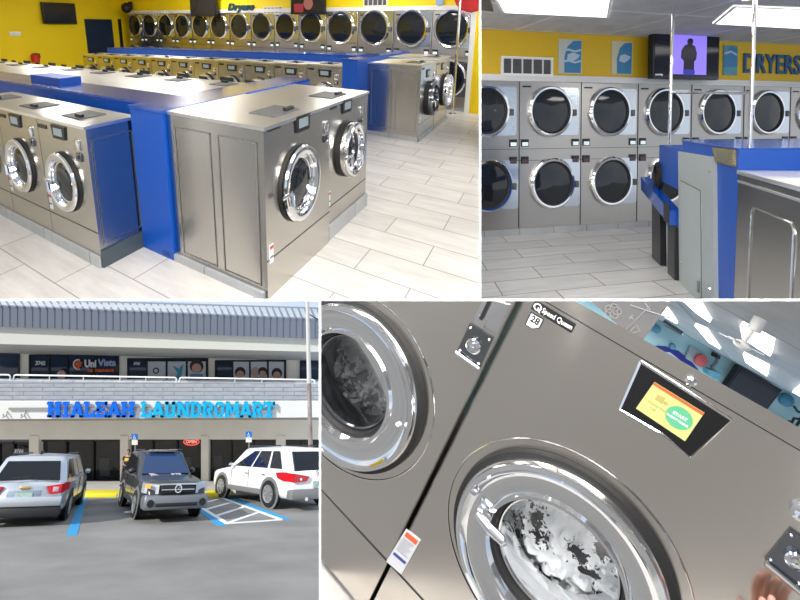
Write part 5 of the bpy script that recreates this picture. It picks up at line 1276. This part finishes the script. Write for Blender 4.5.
def carM(px, py, yaw):   # ground spot under the car's front centre... heading given from the viewer
    u, v = gl(px, py); p = CG.P(u, v); return Matrix.Translation(p) @ Matrix.Rotation(math.radians(yaw), 4, 'Z')
def rear_kit(t, L, Wd, zbelt, zb, style):
    hw = Wd / 2
    if style == 'silver':
        for sd in (-1, 1):
            tl = MB()
            tl.hexa([(sd * hw * .50, L - .03, zbelt - .10), (sd * hw * .86, L - .03, zbelt - .05), (sd * hw * .86, L - .03, zbelt - .28), (sd * hw * .62, L - .03, zbelt - .30)], [(sd * hw * .50, L + .03, zbelt - .10), (sd * hw * .86, L + .03, zbelt - .05), (sd * hw * .86, L + .03, zbelt - .28), (sd * hw * .62, L + .03, zbelt - .30)])
            tl.hexa([(sd * hw * .8, L - .05, zbelt - .05), (sd * hw * .9, L - .25, zbelt - .02), (sd * hw * .9, L - .25, zbelt - .20), (sd * hw * .8, L - .05, zbelt - .28)], [(sd * hw * .865, L + .03, zbelt - .05), (sd * hw * 1.01, L - .25, zbelt - .02), (sd * hw * 1.01, L - .25, zbelt - .20), (sd * hw * .865, L + .03, zbelt - .28)])
            tl.build('tail_light', TAILR, t)
            MB().box(min(sd * hw * .66, sd * hw * .80), max(sd * hw * .66, sd * hw * .80), L + .03, L + .04, zbelt - .24, zbelt - .12, .004).build('tail_light_lens', TAILP, t)
        MB().box(-hw * .40, hw * .40, L - .01, L + .012, zbelt - .42, zbelt - .20, .01).build('plate_recess', mat('recess_blue_grey', (.25, .30, .38), .4), t)
        pl = MB().box(-.20, .20, L + .01, L + .025, zbelt - .42, zbelt - .25).build('licence_plate', mat('plate_green', (.22, .40, .30), .5, vary=((14, 14, 20), (.5, .55, .48))), t)
        MB().box(-.13, .13, L + .01, L + .03, zbelt - .16, zbelt - .10, .01).build('badge', mat('gold_badge', (.70, .50, .15), .3, .8), t)
        MB().box(-hw * .93, hw * .93, L - .12, L + .07, zb + .17, zb + .42, .05).build('bumper', SILV, t)
        MB().box(-hw * .92, hw * .92, L - .3, L + .04, zb - .08, zb + .18, .04).build('lower_valance', CLAD, t)
        MB().tube([(-.05, L + .02, zbelt + .14), (.35, L + .03, zbelt + .10)], .018, 6).build('wiper', BLACK, t)
    if style == 'white':
        for sd in (-1, 1):
            tl = MB()
            tl.hexa([(sd * hw * .34, L - .03, zbelt - .14), (sd * hw * .86, L - .03, zbelt - .06), (sd * hw * .86, L - .03, zbelt - .30), (sd * hw * .42, L - .03, zbelt - .27)], [(sd * hw * .34, L + .03, zbelt - .14), (sd * hw * .86, L + .03, zbelt - .06), (sd * hw * .86, L + .03, zbelt - .30), (sd * hw * .42, L + .03, zbelt - .27)])
            tl.hexa([(sd * hw * .8, L - .05, zbelt - .06), (sd * hw * .9, L - .3, zbelt - .03), (sd * hw * .9, L - .3, zbelt - .27), (sd * hw * .8, L - .05, zbelt - .30)], [(sd * hw * .865, L + .03, zbelt - .06), (sd * hw * 1.01, L - .28, zbelt - .03), (sd * hw * 1.01, L - .28, zbelt - .27), (sd * hw * .865, L + .03, zbelt - .30)])
            tl.build('tail_light', TAILR, t)
            MB().hexa([(sd * hw * .9, L - .3, zbelt - .03), (sd * hw * .9, L - .62, zbelt - .06), (sd * hw * .9, L - .55, zbelt - .20), (sd * hw * .9, L - .3, zbelt - .27)], [(sd * hw * 1.012, L - .285, zbelt - .03), (sd * hw * 1.02, L - .62, zbelt - .06), (sd * hw * 1.02, L - .55, zbelt - .20), (sd * hw * 1.012, L - .285, zbelt - .27)]).build('tail_light_side', TAILR, t)
            MB().sphere((sd * hw * .62, L + .0, zbelt - .22), .05, 10).build('reverse_light', WHITE, t)
            MB().tube([(sd * hw * .45, L - .1, zb - .0), (sd * hw * .45, L + .06, zb - .0)], .05, 12).build('exhaust_pipe', CHROME, t)
        MB().box(-.20, .20, L + .01, L + .03, zbelt - .45, zbelt - .28).build('licence_plate', mat('plate_green', (.22, .40, .30), .5), t)
        MB().lathe([(.10, 0), (.10, .03), (.07, .03), (.07, .0)], 20, M=Matrix.Translation((0, L + .0, zbelt - .08))).build('round_emblem', CHROME, t)
        MB().box(-hw * .94, hw * .94, L - .22, L + .05, zb - .02, zb + .26, .05).build('bumper', CLADG, t)
# silver SUV, tail to the viewer
L1, W1 = 4.9, 1.98
u, v = gl(24, 507); p = CG.P(u, v)
yaw = math.radians(180 - 10)
def place_wheel(px, py, wheel, yawdeg, sc):
    # the car stands with this wheel on the ground spot seen at (px, py)
    u, v = gl(px, py); p = CG.P(u, v); R_ = Matrix.Rotation(math.radians(yawdeg), 4, 'Z') @ Matrix.Diagonal((*sc, 1))
    return Matrix.Translation(p - R_ @ Vector((wheel[0], wheel[1], 0))) @ R_
def place_by_rear(px, py, yawdeg, L):
    """ground spot (px, py) under the middle of the rear bumper; yaw turns the nose away"""
    u, v = gl(px, py); p = CG.P(u, v); a = math.radians(yawdeg)
    R_ = Matrix.Rotation(a, 4, 'Z'); off = R_ @ Vector((0, L, 0)); return Matrix.Translation(p - off) @ R_
t = car('silver SUV at the left edge seen from behind, green plate, parked nose to the shops', place_wheel(63, 519.5, (-W1 / 2 + .07, L1 - .95), 180 + 18.5, (.74, 1.08, .66)), SILV, L1, W1, (.30, .55, 1.06, 1.72), CLAD, CGLS, .37,
        dict(ws_base=1.1, ws_top=1.8, roof_end=L1 - .42, rear_base=L1 - .06, rw=(.12, .80), side=[(.08, .38, .24, .40), (.41, .66, .43, .66), (.69, .93, .69, .84)]))
rear_kit(t, L1, W1, 1.06, .30, 'silver')
MB().box(-.03, .03, L1 - 1.0, L1 - .8, 1.74, 1.84, .01).build('roof_antenna', BLACK, t)
for sd in (-1, 1): MB().tube([(sd * .68, 2.0, 1.76), (sd * .69, L1 - .8, 1.76)], .02, 8).build('roof_rail', mat('rail_black', (.05, .05, .05), .4), t)
# white SUV, tail to the viewer at the right
L3, W3 = 4.7, 1.95
t = car('white SUV at the right seen from its rear left, red tail lights, parked nose in', place_wheel(270, 508, (W3 / 2 - .07, L3 - .95), 180 + 31, (.80, 1.14, .74)), WHC, L3, W3, (.32, .58, 1.06, 1.72), CLADG, CGLS, .39,
        dict(ws_base=1.15, ws_top=1.95, roof_end=L3 - .50, rear_base=L3 - .08, rw=(.06, .84), mirror=CHROME, side=[(.10, .40, .30, .42), (.43, .68, .45, .68), (.72, .90, .72, .86)]))
rear_kit(t, L3, W3, 1.06, .32, 'white')
for sd in (-1, 1): MB().tube([(sd * .66, 2.1, 1.77), (sd * .66, L3 - .9, 1.77)], .02, 8).build('roof_rail', BLACK, t)
# dark SUV, nose to the viewer
L2, W2_ = 4.35, 1.82
BLW = mat('windshield_blue', (.012, .04, .12), .08, spec=.3)
t = car('dark grey SUV with silver bumper facing the camera, round hood emblem, white hood decals', place_wheel(135, 518.5, (-W2_ / 2 + .07, .88), 25, (.71, 1.15, .72)), DKC, L2, W2_, (.30, .58, 1.03, 1.66), CLADG, CGLS, .35,
        dict(ws_base=1.45, ws_top=2.15, roof_end=L2 - .25, rear_base=L2 - .1, wsglass=BLW, handle=BLACK, side=[(.10, .42, .26, .42), (.45, .70, .47, .70), (.73, .93, .73, .88)]))
hw = W2_ / 2
MB().box(-hw * .97, hw * .97, -.10, .35, .30, .64, .07).build('front_bumper', BUMPG, t)
MB().box(-hw * .62, hw * .62, -.12, .1, .38, .46, .01).build('lower_grille', BLACK, t)
g = MB().box(-hw * .52, hw * .52, -.06, .12, .66, .86, .02).build('grille', BLACK, t)
MB().box(-hw * .56, hw * .56, -.075, .1, .86, .90, .01).build('grille_chrome_bar', CHROME, t); MB().box(-hw * .5, hw * .5, -.075, -.05, .745, .77, .005).build('grille_bar', CHROME, t)
MB().lathe([(.10, 0), (.10, -.02), (.075, -.02), (.075, 0)], 24, M=Matrix.Translation((0, -.075, .78))).tube([(-.07, -.09, .80), (-.03, -.09, .83), (0, -.09, .77), (.03, -.09, .83), (.07, -.09, .80)], .010, 6).build('round_emblem', CHROME, t)
for sd in (-1, 1):
    MB().hexa([(sd * hw * .56, -.03, .66), (sd * hw * .96, .10, .68), (sd * hw * .95, .10, .90), (sd * hw * .56, -.03, .88)], [(sd * hw * .56, .12, .66), (sd * hw * .99, .36, .68), (sd * hw * .97, .36, .92), (sd * hw * .56, .12, .88)]).build('headlight', CLRL, t)
    MB().lathe([(.09, -.11), (.09, -.115), (.001, -.115)], 16, cx=sd * hw * .78, cz=.46).build('fog_light', BLACK, t)
MB().hexa([(-hw * .82, -.02, .80), (-hw * .96, .06, .80), (-hw * .95, .06, .90), (-hw * .82, -.02, .89)], [(-hw * .82, -.045, .80), (-hw * .97, .03, .80), (-hw * .96, .03, .90), (-hw * .82, -.045, .89)]).build('turn_light', mat('amber_lens', (.8, .35, .05), .3), t)
# decals on the hood and roof
HD = mat('pale_decal', (.42, .40, .42), .6)
zh = lambda y: .95 + .07 * min(1, y / 1.1)
MB().tube([(-.62, .95, 1.075), (-.45, .90, 1.075), (-.60, .78, 1.065), (-.42, .66, 1.055), (-.62, .62, 1.05)], .018, 5).build('hood_decal', HD, t)
m_ = MB()
for k_ in range(9): m_.tube([(.02 + .10 * math.cos(k_ * .7) + .06 * (k_ % 3), .62 + .12 * math.sin(k_ * 1.3), 1.075), (.10 + .10 * math.cos(k_ * 1.1) + .05 * (k_ % 3), .74 + .10 * math.sin(k_ * 1.7), 1.08)], .016, 5)
m_.build('hood_decal', HD, t)
MB().box(-.45, .45, 2.0, 2.25, 1.685, 1.70).build('roof_decal', mat('roof_sticker', (.55, .32, .18), .6, vary=((8, 8, 8), (.6, .55, .5))), t)
for sd in (-1, 1): MB().tube([(sd * .62, 2.0, 1.70), (sd * .63, L2 - .7, 1.70)], .018, 8).build('roof_rail', BLACK, t)
# white litter beside the wheel
a = gl(129, 513.5); tag(MB().sphere((0, 0, .02), .09, 10, sc=(1.4, 1, .3)).build('litter', WHITE, None, Matrix.Translation(CG.P(*a))), 'small white scrap on the asphalt by the dark SUV wheel', 'litter')
# ---- person by the pier
def person(M, label):
    t = thing('person', label, 'person', M)
    def skinned(name, m, verts, edges, rad, sub=2):
        me = bpy.data.meshes.new(name); me.from_pydata(verts, edges, []); o = bpy.data.objects.new(name, me); COL.objects.link(o)
        bm = bmesh.new(); bm.from_mesh(me); lay = bm.verts.layers.skin.verify()
        for i, v_ in enumerate(bm.verts):
            r = rad[i]; v_[lay].radius = r if isinstance(r, tuple) else (r, r); v_[lay].use_root = (i == 0)
        bm.to_mesh(me); bm.free()
        o.modifiers.new('s', 'SKIN'); s2 = o.modifiers.new('u', 'SUBSURF'); s2.levels = sub
        dg = bpy.context.evaluated_depsgraph_get(); m2 = bpy.data.meshes.new_from_object(o.evaluated_get(dg)); m2.name = name
        bpy.data.objects.remove(o); m2.materials.append(m)
        for p_ in m2.polygons: p_.use_smooth = True
        o = bpy.data.objects.new(name, m2); COL.objects.link(o); o.parent = t; return o
    SK = mat('skin_tone', (.42, .24, .16), .6)
    V = [(0, 0, .95), (0, 0, 1.15), (0, 0, 1.38), (0, 0, 1.48), (0, -.01, 1.56), (0, -.01, 1.68), (0, 0, 1.76),
         (-.19, 0, 1.40), (-.25, -.01, 1.14), (-.22, -.10, .93), (-.21, -.14, .86), (.19, 0, 1.40), (.25, -.01, 1.14), (.22, -.10, .93), (.21, -.14, .86),
         (-.09, 0, .90), (-.10, -.02, .50), (-.11, .02, .09), (-.11, -.12, .04), (.09, 0, .90), (.10, -.02, .50), (.12, .02, .09), (.12, -.12, .04)]
    E_ = [(0, 1), (1, 2), (2, 3), (3, 4), (4, 5), (5, 6), (2, 7), (7, 8), (8, 9), (9, 10), (2, 11), (11, 12), (12, 13), (13, 14), (0, 15), (15, 16), (16, 17), (17, 18), (0, 19), (19, 20), (20, 21), (21, 22)]
    Rr = [(.15, .10), (.14, .10), (.17, .10), .055, .06, .092, .06, .06, .042, .032, .035, .06, .042, .032, .035, .085, .06, .042, .035, .085, .06, .042, .035]
    skinned('body', SK, V, E_, Rr)
    skinned('shirt', mat('black_shirt', (.01, .01, .012), .8), [V[0], V[1], V[2], V[7], (-.225, -.005, 1.24), V[11], (.225, -.005, 1.24)], [(0, 1), (1, 2), (2, 3), (3, 4), (2, 5), (5, 6)], [(.17, .125), (.165, .125), (.185, .12), .08, .066, .08, .066])
    skinned('trousers', mat('dark_trousers', (.02, .022, .03), .8), [(0, 0, .93), V[15], V[16], (-.11, .02, .13), V[19], V[20], (.12, .02, .13)], [(0, 1), (1, 2), (2, 3), (0, 4), (4, 5), (5, 6)], [(.165, .12), .10, .075, .06, .10, .075, .06])
    MB().box(-.11, .11, -.150, -.135, 1.20, 1.36, .004).build('shirt_print', mat('print_gold', (.62, .42, .06), .6), t)
    MB().sphere((0, .01, 1.70), .105, 14, sc=(.95, 1.05, 1.0)).build('hair', mat('dark_hair', (.01, .008, .007), .7), t)
    f = MB(); f.sphere((0, -.035, 1.655), .085, 14, sc=(.85, .95, 1.15)); f.sphere((0, -.125, 1.645), .018, 8); f.build('face', SK, t)
    e = MB(); e.sphere((-.032, -.108, 1.672), .011, 8).sphere((.032, -.108, 1.672), .011, 8).box(-.026, .026, -.118, -.105, 1.600, 1.608); e.build('eyes_and_mouth', BLACK, t)
    for sd in (-1, 1):
        sh = MB(); sh.sphere((sd * .115, -.07, .045), .055, 12, sc=(.85, 2.2, .8)); sh.build('shoe', BLACK, t)
        hnd = MB()
        for k_ in range(4): hnd.tube([(sd * .21 + (k_ - 1.5) * .017, -.14, .845), (sd * .21 + (k_ - 1.5) * .018, -.155, .80 - .01 * (k_ in (1, 2))), (sd * .21 + (k_ - 1.5) * .016, -.145, .775 - .012 * (k_ in (1, 2)))], [.010, .009, .007], 7)
        hnd.tube([(sd * .21 - sd * .03, -.15, .87), (sd * .21 - sd * .05, -.17, .835), (sd * .21 - sd * .045, -.175, .81)], [.011, .010, .008], 7)
        hnd.build('fingers', SK, t)
a = CG.uv((122.5, 486), 2, .10)
person(Matrix.Translation(CG.P(a[0], a[1], .10)) @ Matrix.Rotation(math.radians(8), 4, 'Z') @ Matrix.Scale(.62, 4), 'person in a black shirt with gold print standing by the pier behind the dark SUV')

# ------------------------------------------------------------------ every place ends at its partition
def world_planes(kind):
    """planes through the partitions; the normal points out of the place"""
    out = []
    def n_x(px, sgn):   # vertical partition
        r = W @ Vector(((px - PX) / FPX, 0, 1)); n = Vector((r.y, -r.x, 0)).normalized(); return n * sgn
    def n_y(py, sgn):
        r = W @ Vector((0, (py - PY) / FPX, 1)); n = Vector((0, -r.z, r.y)).normalized(); return n * sgn
    return {'A': [n_x(480.1, 1), n_y(299.95, -1)], 'B': [n_x(480.1, -1), n_y(299.95, -1)],
            'C': [n_x(320, 1), n_y(299.95, 1)], 'D': [n_x(320, -1), n_y(299.95, 1)]}[kind]
def cut(kind, places):
    bpy.context.view_layer.update()
    pls = world_planes(kind); kill = []
    allobs = set()
    for pl in places:
        for o in pl.obs:
            allobs.add(o)
            for c in o.children_recursive: allobs.add(c)
    for o in sorted(allobs, key=lambda q: q.name):
        if o.type != 'MESH': continue
        mw = o.matrix_world; mi = mw.inverted()
        for n in pls:
            co = [(mw @ v.co).dot(n) for v in o.data.vertices]
            if not co: break
            if max(co) <= 0: continue
            if min(co) >= 0: kill.append(o); break
            if o.data.users > 1: o.data = o.data.copy()
            bm = bmesh.new(); bm.from_mesh(o.data)
            pn = (mw.to_3x3().transposed() @ n).normalized()
            res = bmesh.ops.bisect_plane(bm, geom=bm.verts[:] + bm.edges[:] + bm.faces[:], plane_co=mi @ Vector((0, 0, 0)), plane_no=pn, clear_outer=True, clear_inner=False)
            bm.to_mesh(o.data); bm.free()
            o.data.set_sharp_from_angle(angle=math.radians(32)) if False else None
    for o in set(kill):
        for pl in places:
            if o in pl.obs: pl.obs.remove(o)
        bpy.data.objects.remove(o)
    for pl in places:
        for o in list(pl.obs):
            if o.type == 'EMPTY' and not o.children_recursive:
                pl.obs.remove(o); bpy.data.objects.remove(o)
cut('A', [A]); cut('B', [B]); cut('C', [CF, CG]); cut('D', [D, DB])
